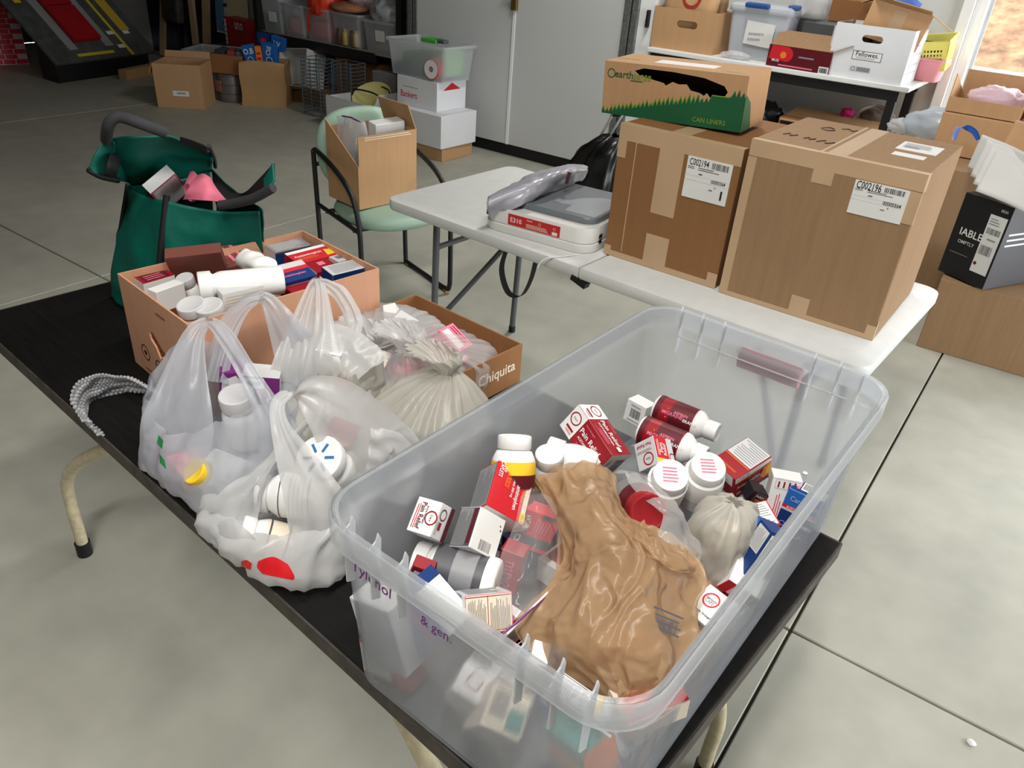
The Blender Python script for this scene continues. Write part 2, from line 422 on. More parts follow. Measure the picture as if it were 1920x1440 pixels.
def ribbon(name, pts, widths, side, m, parent=None, n=40, k=9, pleat=.004, seed=0, arch=.0):
    """strap of thin film; side = direction of its width"""
    pts = crom([V(p) for p in pts], n); ws = crom([V((x, 0, 0)) for x in widths], n); side = V(side); rows = []
    for i in range(n):
        t = (pts[min(i+1, n-1)]-pts[max(i-1, 0)]).normalized(); sd = side-t*side.dot(t)
        sd = sd.normalized() if sd.length > 1e-4 else t.orthogonal().normalized(); nn = t.cross(sd); row = []
        for j in range(k):
            f = j/(k-1)-.5
            wv = noise.noise(V((f*5+seed, i*.06, seed)))*pleat*2+(1-4*f*f)*arch
            row.append(pts[i]+sd*(f*ws[i].x)+nn*wv+V((0, 0, 1))*noise.noise(V((i*.15, f*3, seed)))*pleat*.8)
        rows.append(row)
    return MB().loft(rows, m, closed=False).build(name, parent, smooth=180)
def patch(name, grid, m, parent=None, nu=40, nv=40, crump=.004, cf=18, seed=0, solid=0, ridge=0, rf=6, pleat=None):
    """smooth sheet through a grid of points"""
    rows = [crom([V(p) for p in r], nu) for r in grid]
    cols = [crom([rows[i][j] for i in range(len(rows))], nv) for j in range(nu)]
    out = [[None]*nu for _ in range(nv)]
    for j in range(nu):
        for i in range(nv): out[i][j] = cols[j][i]
    new = [[None]*nu for _ in range(nv)]
    for i in range(nv):
        for j in range(nu):
            a = out[min(i+1, nv-1)][j]-out[max(i-1, 0)][j]; b = out[i][min(j+1, nu-1)]-out[i][max(j-1, 0)]
            nn = a.cross(b)
            if nn.length > 1e-9: nn.normalize()
            p = out[i][j]
            dd = fbm(p+V((seed, 0, seed)), cf, 3)*crump
            if ridge: dd += (1-2.4*abs(noise.noise(p*rf+V((seed, seed, 0)))))*ridge
            if pleat:
                am, ku, kv = pleat; u, v = j/(nu-1), i/(nv-1); w1 = noise.noise(V((u*2+seed, v*2, 5)))*.25
                dd += am*((.9-2.6*abs(noise.noise(V(((u+w1)*ku+seed, v*kv, seed)))))+.5*(.9-2.6*abs(noise.noise(V(((u-w1)*ku*2.1, v*kv*1.7+seed, 2))))))
            new[i][j] = p+nn*dd
    return MB().loft(new, m, closed=False).build(name, parent, smooth=180, solid=solid)
from mathutils.bvhtree import BVHTree
def stick(name, bag, pix, m, n=10, off=.0015):
    """a printed patch laid on the surface of a bag; pix = rows of picture points that lie on it"""
    tree = BVHTree.FromPolygons([v.co for v in bag.data.vertices], [tuple(p.vertices) for p in bag.data.polygons])
    rows = [crom([V((x, y, 0)) for x, y in r], n) for r in pix]; k = max(6, n//2); out = []
    cols = [crom([rows[i][j] for i in range(len(rows))], k) for j in range(n)]; last = None
    for i in range(k):
        row = []
        for j in range(n):
            d = ray(cols[j][i].x, cols[j][i].y).normalized(); h = tree.ray_cast(CAM-bag.location, d)
            p = (h[0]+bag.location-d*off) if h[0] is not None else (last or P(cols[j][i].x, cols[j][i].y, .8)); last = p; row.append(p-bag.location)
        out.append(row)
    return MB().loft(out, m, closed=False).build(name, bag, smooth=180)
def blob(name, c, r, m, parent=None, crump=.1, cf=3, seed=0, rot=0, nu=40, nv=24, flat=None, smooth=180, ridge=.0, rf=4):
    """crumpled lump"""
    rows = []; c = V(c); Rm = Matrix.Rotation(rot, 3, 'Z')
    for i in range(nv):
        ph = -PI/2+PI*i/(nv-1); row = []
        for j in range(nu):
            th = 2*PI*j/nu; d = V((math.cos(ph)*math.cos(th), math.cos(ph)*math.sin(th), math.sin(ph)))
            k = 1+fbm(d*1.0+V((seed, seed, 0)), cf, 3)*crump
            if ridge: k += (1-2.4*abs(noise.noise(d*rf+V((0, seed, seed)))))*ridge
            p = Rm @ V((d.x*r[0]*k, d.y*r[1]*k, d.z*r[2]*k))
            if flat is not None: p.z = max(p.z, flat)
            row.append(c+p)
        rows.append(row)
    return MB().loft(rows, m).build(name, parent, smooth=smooth)

# ================================================================= the place
CONC = mat('concrete', s(182, 181, 168), .5, var=.13, scale=.9, bump=.05, bscale=30, spec=.3, var2=.14, scale2=7)
WALLM = mat('painted_wall', s(205, 207, 206), .7, var=.02, scale=2)
fl = struct(empty('floor'), 'grey concrete floor slab cut into bays by narrow joints')
xs = [-10.9, -7.12, -3.745, -.175, 3.2]; ys = [-5, -1.73, 1.77, 6.0]; g = .004
for i in range(4):
    for j in range(3):
        MB().box((xs[i]+g, ys[j]+g, -.03), (xs[i+1]-g, ys[j+1]-g, 0), CONC).build('concrete_slab', fl, bevel=.003, bseg=1)
MB().box((-11, -5, -.06), (3.3, 6.0, -.012), mat('joint_dirt', s(52, 44, 36), .9)).build('joint_filler', fl)
DIM = mat('low_bounce_wall', s(112, 108, 102), .8, var=.05, scale=2)  # unseen walls and ceiling, colour kept dark to cut bounced light
def wall(name, lo, hi, m=WALLM): return struct(MB().box(lo, hi, m).build(name))
wall('wall_back', (-11, 5.95, 0), (-.80, 6.15, 3.5))
wall('wall_back_lintel', (-.80, 5.95, 2.3), (3.2, 6.15, 3.5)); wall('wall_left', (-11.1, -5, 0), (-10.95, 6.1, 3.5), DIM)
wall('wall_front', (-11, -5.15, 0), (3.3, -5, 3.5), DIM); wall('wall_right', (3.2, -5, 0), (3.35, 1.4, 3.5), DIM)
wall('wall_right_end', (3.2, 4.8, 0), (3.35, 6.1, 3.5)); wall('wall_right_lintel', (3.2, 1.4, 2.3), (3.35, 4.8, 3.5), DIM)
wall('ceiling', (-11.1, -5.1, 3.5), (3.35, 6.15, 3.6), DIM)
TRIM = mat('white_trim', s(236, 238, 238), .4, var=.02)
t1 = struct(MB().box((-.865, 5.90, 0), (-.80, 5.95, 2.35), TRIM).build('trim_1', bevel=.004)); t1['label'] = 'white upright edge trim of the wide door opening'
t2 = struct(MB().box((-.80, 5.94, 0), (-.735, 6.16, 2.35), TRIM).build('trim_2', bevel=.004))
MB().box((-.735, 6.03, 0), (-.715, 6.07, 2.3), mat('track_steel', s(190, 195, 195), .35, .5)).build('door_track', t2)
# outside: pale apron, then a bank of dry leaf litter
struct(MB().box((-12, 6.1, -.08), (20, 17.6, -.02), mat('pale_gravel', s(120, 120, 118), .9, var=.25, scale=6, bump=.5, bscale=9)).build('ground_apron'))
rows = []
for i in range(14):
    y = 17.4+i*1.2
    rows.append([V((-14+j*1.4, y+.5*noise.noise(V((j*.7, i*.5, 3))), -.05+(y-17.4)*.55+.25*noise.noise(V((j*.9, i*.9, 0))))) for j in range(28)])
LEAF = mat('dry_leaves', s(122, 92, 66), .95, var=.45, scale=5, bump=1, bscale=4, var2=.4, scale2=1.6)
struct(MB().loft(rows, LEAF, closed=False).build('ground_bank', smooth=60), 'sunny bank of dry brown leaves outside')

for e in ADDED_LAMPS:  # casings for the added overhead lamps
    MB().box((-.11, -.67, -.02), (.11, .67, .06), WALLM).build('housing', e, bevel=.01); MB().box((-.015, -.02, .06), (.015, .02, .125), STEEL).build('hanger', e)
# ================================================================= grey cabinet
CABM = mat('grey_enamel', s(200, 202, 202), .4, var=.02, scale=1.5, spec=.4)
STUD = mat('galvanised', s(120, 124, 122), .45, .5, var=.25, scale=60)
cab = empty('storage_cabinet', (-3.85, 5.3, 0), label='tall pale grey two-door cabinet with bare steel side tracks', cat='cabinet')
MB().box((-1.08, .06, .1), (1.1, .62, 2.3), CABM).build('body', cab)
MB().box((-1.0, .05, 0), (1.05, .6, .1), DARK).build('plinth', cab)
for x0, x1 in ((-.985, .03), (.05, .975)):
    d = MB().box((x0, 0, .1), (x1, .05, 2.25), CABM).build('door', cab, bevel=.003)
    if x0 > 0:
        h = MB().cbox((.045, -.016, 1.15), (.05, .03, .09), mat('brass', s(150, 120, 70), .35, .8)).build('latch', d, bevel=.004)
        MB().cbox((.0, -.03, 1.19), (.09, .012, .02), STEEL).build('latch_bar', d)
MB().box((.028, -.006, .1), (.052, .05, 1.11), TRIM).build('centre_strip', cab)
for x in (-1.06, -1.0, .985, 1.045):
    MB().box((x, -.012, .1), (x+.045, .06, 2.3), STUD).build('steel_track', cab, bevel=.002)
MB().box((1.09, .02, .1), (1.2, .62, 2.3), TRIM).build('side_panel', cab)
MB().cbox((1.17, .0, 1.17), (.022, .035, .11), DARK).build('handle', cab, bevel=.006)

# ================================================================= right work shelf
tb = empty('work_table', (-1.775, 5.56, 0), label='white-topped work table with black steel frame against the wall', cat='table')
MB().box((-.855, -.31, .97), (.87, .31, 1.0), mat('white_laminate', s(232, 234, 232), .35, var=.02)).build('table_top', tb, bevel=.005)
MB().box((-.83, -.29, .91), (.82, -.25, .965), BLACKM).build('front_rail', tb); MB().box((-.83, .25, .91), (.82, .29, .965), BLACKM).build('back_rail', tb)
for x in (-.80, -.42, .79):
    for y in (-.27, .25): MB().box((x-.025, y-.025, 0), (x+.025, y+.025, .91), BLACKM).build('leg', tb)

# ================================================================= white folding table
TOPW = mat('white_folding_top', s(216, 218, 216), .42, var=.03, scale=20, bump=.05, bscale=200)
wt = empty('folding_table', (-1.125, 2.415, 0), (0, 0, math.radians(-3.3)), 'white plastic folding table with grey tube legs', 'table')
for sx in (-1, 1):
    pl = rrect(.914, .76, .05, 6)
    def inner(x, y): return (x+sx*.459, y)
    pts = [(x, y) for x, y in pl]
    # square off the corners at the fold
    pts = [(x if abs(x) < .41 or (x > 0) == (sx > 0) else math.copysign(.457, x), y if abs(x) < .41 or (x > 0) == (sx > 0) else math.copysign(.38, y)) for x, y in pts]
    rings = [[V((x*k+sx*.459, y*k2, z)) for x, y in pts] for k, k2, z in ((.975, .965, .698), (.995, .99, .70), (1, 1, .708), (1, 1, .731), (.997, .995, .738), (.985, .98, .741))]
    MB().loft(rings, TOPW, True, True).build('table_half', wt, smooth=35)
    for sy in (-1, 1):
        MB().tube([(sx*.74, sy*.27, .70), (sx*.745, sy*.27, .35), (sx*.755, sy*.27, .012)], .0135, STEEL).build('leg', wt, smooth=50)
        MB().tube([(sx*.755, sy*.27, 0), (sx*.755, sy*.27, .03)], .016, DARK).build('foot_cap', wt, smooth=50)
    MB().tube([(sx*.745, -.27, .56), (sx*.745, .27, .56)], .011, STEEL).build('cross_bar', wt, smooth=50)
    MB().tube([(sx*.75, -.27, .22), (sx*.52, -.1, .60), (sx*.40, -.03, .685)], .011, STEEL).build('brace', wt, smooth=50)
    MB().cbox((sx*.45, -.03, .66), (.16, .05, .03), DARK, (0, sx*.5, 0)).build('brace_bracket', wt)
    MB().box((sx*.1-.35 if sx < 0 else .1, -.30, .675), (sx*.1 if sx < 0 else .45, -.26, .70), STEEL).build('under_rail', wt)
MB().cbox((0, -.365, .69), (.06, .03, .02), DARK, (0, .3, 0)).build('fold_hinge', wt)
ribbon('carry_strap', [(-.36, -.30, .69), (-.375, -.31, .60), (-.33, -.32, .525), (-.27, -.32, .53), (-.24, -.31, .60), (-.23, -.30, .69)], [.03]*3, (0, 1, 0), mat('black_webbing', s(22, 22, 24), .8), wt, n=30, k=3, pleat=0)

# ================================================================= black table
BT = mat('black_laminate', s(20, 19, 18), .6, var=.25, scale=8, bump=.1, bscale=60, stretch=(1, 14, 1), spec=.15)
EDGE = mat('worn_black_edge', s(66, 60, 54), .6, var=.35, scale=30, bump=.3, bscale=70)
TA = math.radians(-5.2)
bx = V((math.cos(TA), math.sin(TA))); by = V((-bx.y, bx.x)); n0 = V((-.165, .4705))
cb = n0-bx*.955+by*.392
bt = empty('black_table', (cb.x, cb.y, 0), (0, 0, TA), 'long black-topped table with cream bent tube legs', 'table')
MB().box((-.955, -.392, .708), (.955, .392, .74), BT).build('table_top', bt, bevel=.003)
for nm, lo, hi in (('edge_strip', (-.957, -.395, .707), (.957, -.3915, .7392)), ('edge_strip', (.9545, -.392, .707), (.9585, .392, .7392)), ('edge_strip', (-.957, .3915, .707), (.957, .395, .7392)), ('edge_strip', (-.9585, -.392, .707), (-.9545, .392, .7392))):
    MB().box(lo, hi, EDGE).build(nm, bt)
CREAM = mat('cream_paint', s(216, 204, 170), .4, var=.06, scale=20, var2=.25, scale2=60)
def bl(p): q = rot2(-TA) @ V((p[0]-cb.x, p[1]-cb.y, p[2])); return q
ft = bl(P(160, 1038, 0)); 
for sx, sy in ((-1, -1), (1, -1), (1, 1), (-1, 1)):
    fx = -.80 if sx < 0 else .86; fy = ft.y if sy < 0 else -ft.y
    if sx < 0 and sy < 0: fx = ft.x
    ix = fx+.27 if sx < 0 else fx-.27
    iy = sy*.30
    path = crom([V((fx-sx*q_[0], fy-sy*q_[2], q_[1])) for q_ in ((.62, .70, .06), (.50, .655, .05), (.32, .535, .03), (.12, .39, .01), (.03, .29, 0), (0, .2, 0), (0, .1, 0), (0, .03, 0))], 36)
    lg = MB().tube(path, .0165, CREAM, 14).build('leg', bt, smooth=50)
    MB().tube([(fx, fy, 0), (fx, fy, .045)], .021, DARK, 16).build('rubber_foot', lg, smooth=50)
MB().tube([(-.55, -.33, .69), (.6, -.33, .69)], .014, CREAM).build('under_rail', bt, smooth=50); MB().tube([(-.55, .33, .69), (.6, .33, .69)], .014, CREAM).build('under_rail', bt, smooth=50)

# ================================================================= big boxes on the white table
def clabel(parent, dims, c, face, u0, v0, u1, v1, code, mark):
    lo, sz, cc = plate(parent, 'shipping_label', dims, face, u0, v0, u1, v1, .0025, PAPERW, c)
    it = [('t', .27, .88, .020, code, 'K', 0, .062), ('b', .56, .80, .93, .95, 'K'), ('l', .03, .70, .2, .78, 2, 'k'), ('l', .27, .69, .75, .78, 2, 'k'), ('r', .3, .60, .38, .63, 'k'), ('r', 0, .555, 1, .56, 'g'), ('r', 0, .44, 1, .445, 'g'),
          ('t', .76, .51, .010, '00000364', 'K', 0, .045), ('r', .58, .29, .66, .31, 'k'), ('r', .7, .36, .72, .39, 'K')]
    if mark: it.append(('r', .85, .12, .89, .34, 'K'))
    deco(lo, sz, {face: it}, cc, 'printed_text', .0003)
BD = (.46, .465, .462); bc = V((-.497, 2.405, .742))
bb = closed_box('shipping_box', 'large brown shipping box numbered C002196 at the table end', BD, bc, math.radians(-.6), CARD, group='numbered shipping boxes')
C_ = (0, 0, BD[2]/2)
for f, a in {'-y': [(.0, .905, 1, 1), (0, .0, .055, .9), (.40, .83, .52, .91), (.47, 0, .585, .135), (0, 0, 1, .03), (.945, .0, 1, .09), (.93, .72, 1, .9)], '+z': [(0, 0, 1, .05), (.44, .0, .55, 1), (.40, 0, .415, 1)], '+x': [(0, 0, .02, .12), (0, .9, .08, 1), (0, .72, .02, .9)]}.items():
    for i_, q in enumerate(a): plate(bb, 'packing_tape', BD, f, *q, .0006+.00015*i_, TAPE, C_)
clabel(bb, BD, C_, '-y', .645, .71, .94, .90, 'C002196', False)
lo, sz, cc = plate(bb, 'shipping_label', BD, '+z', .70, .52, .93, .78, .0016, PAPERW, C_); deco(lo, sz, {'+z': [('l', .1, .25, .8, .85, 7, 'G'), ('b', .15, .3, .5, .5, 'G')]}, cc, 'printed_text', .0003)
plate(bb, 'label_scrap', BD, '+z', .72, .34, .9, .44, .0006, PAPERW, C_)
def squig(o, pts, m, r=.0016):
    return MB().tube(crom([V(p) for p in pts], 14), r, m, 5).build('marker_scribble', o)
mk = ink((60, 40, 30)); zt = BD[2]+.0012
for x0, y0, sc in ((-.19, -.10, 1), (-.13, -.10, .8), (-.09, -.11, 1.2)):
    squig(bb, [(x0, y0, zt), (x0+.012*sc, y0+.03*sc, zt), (x0+.02*sc, y0, zt), (x0+.035*sc, y0+.025*sc, zt)], mk)
squig(bb, [(-.14, .09, zt), (-.12, .12, zt), (-.1, .09, zt), (-.12, .07, zt), (-.14, .09, zt)], mk); squig(bb, [(-.09, .13, zt), (-.075, .15, zt), (-.06, .13, zt), (-.05, .15, zt)], mk)
SD = (.405, .46, .425); sc_ = V((-.945, 2.425, .742))
sb = closed_box('shipping_box', 'brown shipping box numbered C002194 under the green-printed carton', SD, sc_, math.radians(-1.5), mat('cardboard_brown', s(140, 100, 64), .75, var=.035, scale=3, bump=.05, bscale=8, stretch=(16, 16, 1), spec=.2), group='numbered shipping boxes')
C_ = (0, 0, SD[2]/2)
for f, a in {'-y': [(0, .885, 1, 1), (0, .76, .075, .885), (.36, .42, .56, .89), (.36, .03, .56, .26), (0, 0, 1, .045), (0, 0, .06, .08), (.92, 0, 1, .11), (.155, .06, .162, .885)], '+z': [(0, 0, 1, .06), (.4, 0, .55, 1)]}.items():
    for i_, q in enumerate(a): plate(sb, 'packing_tape', SD, f, *q, .0006+.00015*i_, TAPE, C_)
clabel(sb, SD, C_, '-y', .595, .60, .945, .885, 'C002194', True)
# green-printed can-liner carton on top
ED = (.47, .20, .155); eb = empty('can_liner_carton', (-1.06, 2.425, 1.172), (math.radians(1.5), math.radians(-2.5), math.radians(2)), 'torn tan can-liner carton printed with a green forest', 'cardboard box')
hole = [(-.13, .138), (-.115, .126), (-.07, .118), (-.03, .112), (-.022, .105), (.0, .118), (.02, .113), (.045, .116), (.06, .10), (.09, .096), (.105, .089), (.113, .098), (.125, .086), (.16, .088), (.172, .098), (.178, .108), (.165, .124), (.1, .14), (.0, .147), (-.1, .148)]
MB().slab([(-.235, 0), (.235, 0), (.235, .155), (-.235, .155)], [hole], .004, CARD2, Matrix.Translation((0, -.10, 0))).build('side_panel', eb)
MB().box((-.235, .096, 0), (.235, .10, .155), CARD2).build('side_panel', eb); MB().box((-.235, -.096, 0), (-.231, .096, .155), CARD2).build('side_panel', eb); MB().box((.231, -.096, 0), (.235, .096, .155), CARD2).build('side_panel', eb)
MB().box((-.231, -.096, 0), (.231, .096, .004), CARD2).build('bottom_panel', eb); MB().box((-.235, -.10, .155), (.235, .10, .159), CARD2).build('top_panel', eb)
MB().box((-.215, -.09, .004), (.215, .09, .075), mat('black_liner_roll', s(18, 17, 18), .5)).build('bag_roll', eb, bevel=.02)
jag = [(0, 0), (1, 0), (1, .66)]; rr = random.Random(3); k = 34
for i in range(k, 0, -1):
    u = i/k; b_ = .06+.60*max(0, (u-.05))**.9 if u < .78 else .66; b_ = min(b_, .66)
    jag += [(u-.005, b_-.03), (u-.5/k, b_+rr.uniform(.02, .15)*(.35+u))]
jag.append((0, .06)); jag2 = [(a, b+(.05 if b > .05 and a < .72 else 0)) for a, b in jag]
jag = [(a, min(b, .60) if .42 < a < .90 else b) for a, b in jag]; jag2 = [(a, min(b, .62) if .42 < a < .90 else b) for a, b in jag2]
deco(eb, ED, {'-y': [('p', jag2, 'n'), ('p', jag, 'N'), ('t', .15, .80, .022, 'earth', 'N', 0, .07), ('t', .285, .775, .018, 'sense', 'n', 0, .06), ('o', .055, .80, .014, 'N'), ('r', .2, .69, .29, .705, 'N'), ('t', .78, .13, .014, 'CAN LINERS', 'n', 0, .12)],
              '+x': [('p', [(0, 0), (.4, 0), (.25, .5), (0, .7)], 'N')], '-x': []}, (0, 0, ED[2]/2))
plate(eb, 'paper_label', (.47, .20, .159), '+z', .3, .3, .72, .62, .0008, PAPERW, (0, 0, .0795))
deco(eb, (.47, .20, .159), {'+z': [('t', .1, .4, .016, 'earthsense', 'n', 0, .08), ('t', .88, .2, .012, 'can liners', 'n', 0, .08)]}, (0, 0, .0795))

# printer / scanner
PRW = mat('printer_white', s(222, 222, 218), .35, var=.02); PRG = mat('printer_grey', s(112, 117, 122), .35, var=.04)
pr = empty('printer', (-1.40, 2.315, .742), (0, 0, math.radians(4)), 'white flat printer with grey scanner lid and red sticker', 'printer')
def rr_loft(mb, w_, d_, r, zs, m): return mb.loft([[V((x*k, y*k, z)) for x, y in rrect(w_, d_, r, 5)] for k, z in zs], m, True, True)
rr_loft(MB(), .43, .40, .06, ((.985, 0), (1, .006), (1, .028), (.985, .03)), PRW).build('base', pr, smooth=35)
rr_loft(MB(), .425, .395, .06, ((.98, .03), (1, .034), (1, .075), (.985, .084)), PRW).build('body', pr, smooth=35)
lid = rr_loft(MB(), .40, .335, .05, ((.99, .084), (1, .088), (1, .102), (.985, .106)), PRG).build('scanner_lid', pr, smooth=35); lid.location = (-.005, .02, 0)
MB().slab([(.185, .10), (.10, .07), (.05, .02), (.03, -.03), (-.005, -.045), (-.01, -.07), (.03, -.085), (.06, -.07), (.07, -.14), (.185, -.14)], [], .001, mat('printer_logo_grey', s(150, 154, 158), .3), Matrix.Translation((0, .02, .107)) @ Matrix.Rotation(-PI/2, 4, 'X')).build('lid_inlay', pr)
MB().box((-.19, .155, .084), (.19, .19, .10), PRG).build('rear_hinge', pr, bevel=.004)
MB().box((-.105, -.1985, .036), (.10, -.1975, .074), ink((196, 40, 44))).build('sticker', pr)
deco(pr, (.205, .397, .038), {'-y': [('t', .16, .5, .017, 'E310', 'W', 0, .045), ('t', .42, .82, .006, 'Canon', 'W', 0, .025), ('l', .36, .1, .8, .5, 4, 'C'), ('o', .62, .72, .005, 'W'), ('o', .9, .65, .005, 'W'), ('r', .86, .1, .96, .4, 'C')]}, (-.0025, 0, .055), 'sticker_text', .0009)
for i in range(6): MB().cbox((.06+i*.022, -.186, .079), (.012, .008, .004), DARK, (-.6, 0, 0)).build('button', pr)
MB().cbox((-.185, -.197, .06), (.018, .003, .018), DARK).build('memory_slot', pr)
MB().cbox((.214, -.12, .05), (.003, .02, .012), DARK).build('side_vent', pr); MB().cbox((.214, -.12, .03), (.003, .02, .012), DARK).build('side_vent', pr)
cr = MB().tube(crom([V((.215, .1, .1)), V((.235, .02, .09)), V((.235, -.1, .004)), V((.16, -.245, .003)), V((.11, -.305, -.004)), V((.10, -.332, -.03))], 24), .002, PRW, 6).build('usb_cable', pr, smooth=60)
# silvery mailing bag leaning on the printer
SILV = mat('silver_mailer', s(176, 176, 186), .3, .15, var=.12, scale=9, bump=.5, bscale=14)
g_ = [[P(918, 372, .83), P(1002, 328, .875), P(1060, 312, .89), P(1102, 316, .89)], [P(914, 380, .86), P(996, 342, .91), P(1054, 322, .925), P(1100, 319, .90)], [P(914, 395, .815), P(990, 362, .885), P(1048, 338, .895), P(1096, 327, .88)], [P(924, 422, .748), P(975, 384, .845), P(1036, 356, .858), P(1088, 336, .862)]]
ml = patch('mailing_bag', g_, SILV, None, 40, 26, .004, 22, 3, solid=.008, ridge=.006, rf=15)
tag(ml, 'crumpled silver-grey plastic mailing bag leaning over the printer', 'bag')
q = P(1066, 331, .915); MB().cbox(q, (.012, .02, .05), ink((90, 60, 60)), (.3, .2, .4)).build('torn_tab', ml)

# ================================================================= armchair with a box
GRN = mat('sage_vinyl', s(150, 178, 160), .5, var=.05, scale=4, bump=.1, bscale=120)
ch = empty('armchair', (-2.65, 2.69, 0), (0, 0, math.radians(-18)), 'sage green padded armchair with black tube frame', 'chair')
def seat(name, rx, ry, th, M, par):
    rows = []; n = 36
    for k, z in ((.0, -th), (.85, -th), (.97, -th*.6), (1, 0), (.96, th*.55), (.8, th*.85), (.4, th), (0.0, th*1.02)):
        rows.append([M @ V((abs(math.cos(t))**.8*math.copysign(1, math.cos(t))*rx*k, abs(math.sin(t))**.8*math.copysign(1, math.sin(t))*ry*k, z)) for t in [2*PI*j/n for j in range(n)]])
    return MB().loft(rows, GRN).build(name, par, smooth=60)
seat('seat', .255, .245, .035, Matrix.Translation((.03, 0, .425)), ch)
seat('backrest', .20, .245, .03, Matrix.Translation((-.225, 0, .66)) @ Matrix.Rotation(math.radians(78), 4, 'Y'), ch)
for sy in (-1, 1):
    y = .245*sy
    p = [(-.23, y, .012), (-.235, y, .03), (-.245, y, .25), (-.262, y, .62), (-.255, y, .66), (-.22, y, .67), (-.08, y, .645), (.07, y, .60), (.17, y, .53), (.215, y, .42), (.225, y, .3), (.23, y, .1), (.225, y, .04), (.19, y, .014), (0, y, .012), (-.19, y, .012), (-.23, y, .012)]
    MB().tube(crom([V(a) for a in p], 80), .0125, BLACKM, 10).build('side_frame', ch, smooth=60)
    MB().tube([(-.25, y, .40), (.21, y, .40)], .011, BLACKM).build('seat_rail', ch, smooth=60)
    MB().tube([(-.24, y, .60), (-.24, y*.6, .62)], .01, BLACKM).build('back_bracket', ch, smooth=60)
    for x in (-.2, .2): MB().cbox((x, y, .006), (.03, .028, .012), mat('yellowed_glide', s(190, 150, 70), .6)).build('glide', ch)
MB().tube([(-.15, -.245, .39), (-.15, .245, .39)], .011, BLACKM).build('seat_bar', ch, smooth=60); MB().tube([(.15, -.245, .39), (.15, .245, .39)], .011, BLACKM).build('seat_bar', ch, smooth=60)
cx = open_box('cardboard_box', 'open tan cardboard box standing on the green armchair', .255, .34, .335, (-2.715, 2.675, .464), math.radians(-9), CARD2, flaps=(('+y', -20, .12),), tops={'-y': (.37, .20)}, group='open cardboard boxes')
deco(cx, (.255, .34, .335), {'+x': [('l', .12, .93, .98, .985, 2, 'C')]}, (0, 0, .1675), 'tape_marks')
zb = sack('zip_bag', [(-2.76, 2.60, .50, .06, .05), (-2.76, 2.60, .68, .08, .06), (-2.765, 2.60, .78, .075, .03), (-2.77, 2.60, .84, .07, .008)], film('zip_clear2', (.8, .82, .85), .5, .4, .15, .6, 16), nu=40, nv=16, seed=4); tag(zb, 'clear zip bag with purple seal poking from box on armchair', 'bag')
MB().tube([(-2.84, 2.61, .838), (-2.77, 2.60, .845), (-2.70, 2.59, .838)], .004, ink(CC['P']), 6).build('purple_seal', zb)
MB().cbox((-2.76, 2.60, .65), (.09, .05, .10), ink((60, 120, 130))).build('teal_packet', zb, bevel=.01)
wb = closed_box('white_carton', 'white flat carton sticking up from box on armchair', (.07, .16, .24), (-2.70, 2.76, .59), (.05, .1, math.radians(-15)), PAPERW, 'carton')

# ================================================================= frosted tub
TU = math.radians(-2.4); tc = V((-.354, .898, .742))
tub = empty('storage_tub', tc, (0, 0, TU), 'large frosted plastic tub full of medicine at the black table end', 'storage tub')
hw, hl, th_ = .233, .437, .0022
def rring(w_, l_, r, z): return [V((x, y, z)) for x, y in rrect(2*w_, 2*l_, r, 7)]
outer = [rring(.198, .402, .05, 0), rring(.208, .412, .055, .006), rring(.219, .424, .058, .25), rring(.220, .425, .058, .252)]
body = MB()
prof = [(.199, .403, .05, .0), (.208, .412, .055, .008), (.2195, .424, .058, .262), (.226, .430, .062, .266), (.2285, .433, .064, .292), (.2305, .435, .065, .298), (.2285, .433, .065, .300),
        (.2245, .429, .062, .298), (.2225, .427, .06, .27), (.2165, .421, .056, .26), (.2055, .409, .052, .011), (.196, .40, .048, .003)]
body.loft([rring(*p) for p in prof], TUBM)
n_ = len(rring(*prof[0])); body.add(rring(.199, .403, .05, 0), [tuple(range(n_-1, -1, -1))], TUBM); body.add(rring(.196, .40, .048, .003), [tuple(range(n_))], TUBM)
body.build('tub_wall', tub, smooth=40)
SK = film('frosted_rim', (.88, .91, .94), clear=.42, transl=.5, rough=.22, crink=0)
MB().loft([rring(.2325, .437, .066, .300), rring(.2345, .439, .067, .296), rring(.2345, .439, .067, .262), rring(.2325, .437, .066, .262)], SK).build('rim_skirt', tub, smooth=40)
RIBM = film('frosted_rib', (.92, .94, .96), clear=.25, transl=.5, rough=.2, crink=0)
for sy in (-1, 1):
    for x in (-.17, -.125, -.08, .095, .14, .18):
        MB().slab([(0, 0), (.013, .006), (.014, .088), (.004, .094), (.0, .104), (-.004, .094), (-.002, .05)], [], .0022, RIBM, Matrix.Translation((x, sy*.4215, .208)) @ Matrix.Rotation(PI/2*sy, 4, 'Z')).build('rim_rib', tub)
    MB().box((-.205, sy*.4205-.001, .246), (.205, sy*.4205+.001, .2485), RIBM).build('rim_ledge', tub)
    if sy < 0: continue
    # latch handle under the rim of the far short end
    MB().loft([[V((x, sy*(.440+.012*math.cos(a)), (.243+.022*math.sin(a))))for a in [2*PI*i/12 for i in range(12)]] for x in (-.045, -.043, .073, .075)], mat('red_latch', s(196, 30, 62), .35, var=.03), True, True).build('latch', tub, smooth=40)
    MB().box((-.052, sy*.440-.012, .252), (.082, sy*.440+.012, .262), SK).build('latch_bracket', tub, bevel=.003)
def on_wall(o): o.rotation_euler = (math.radians(-2.6), 0, 0); o.location = (-.045, -.4275, .237); return o
MBt = MB(); art(MBt, (.36, .001, .06), {'-y': [('t', .26, .5, .022, 'Tylenol', 'P', -3, .10), ('t', .56, .42, .018, '& gen.', 'P', 2, .07)]})
on_wall(MBt.build('handwritten_marker', tub))

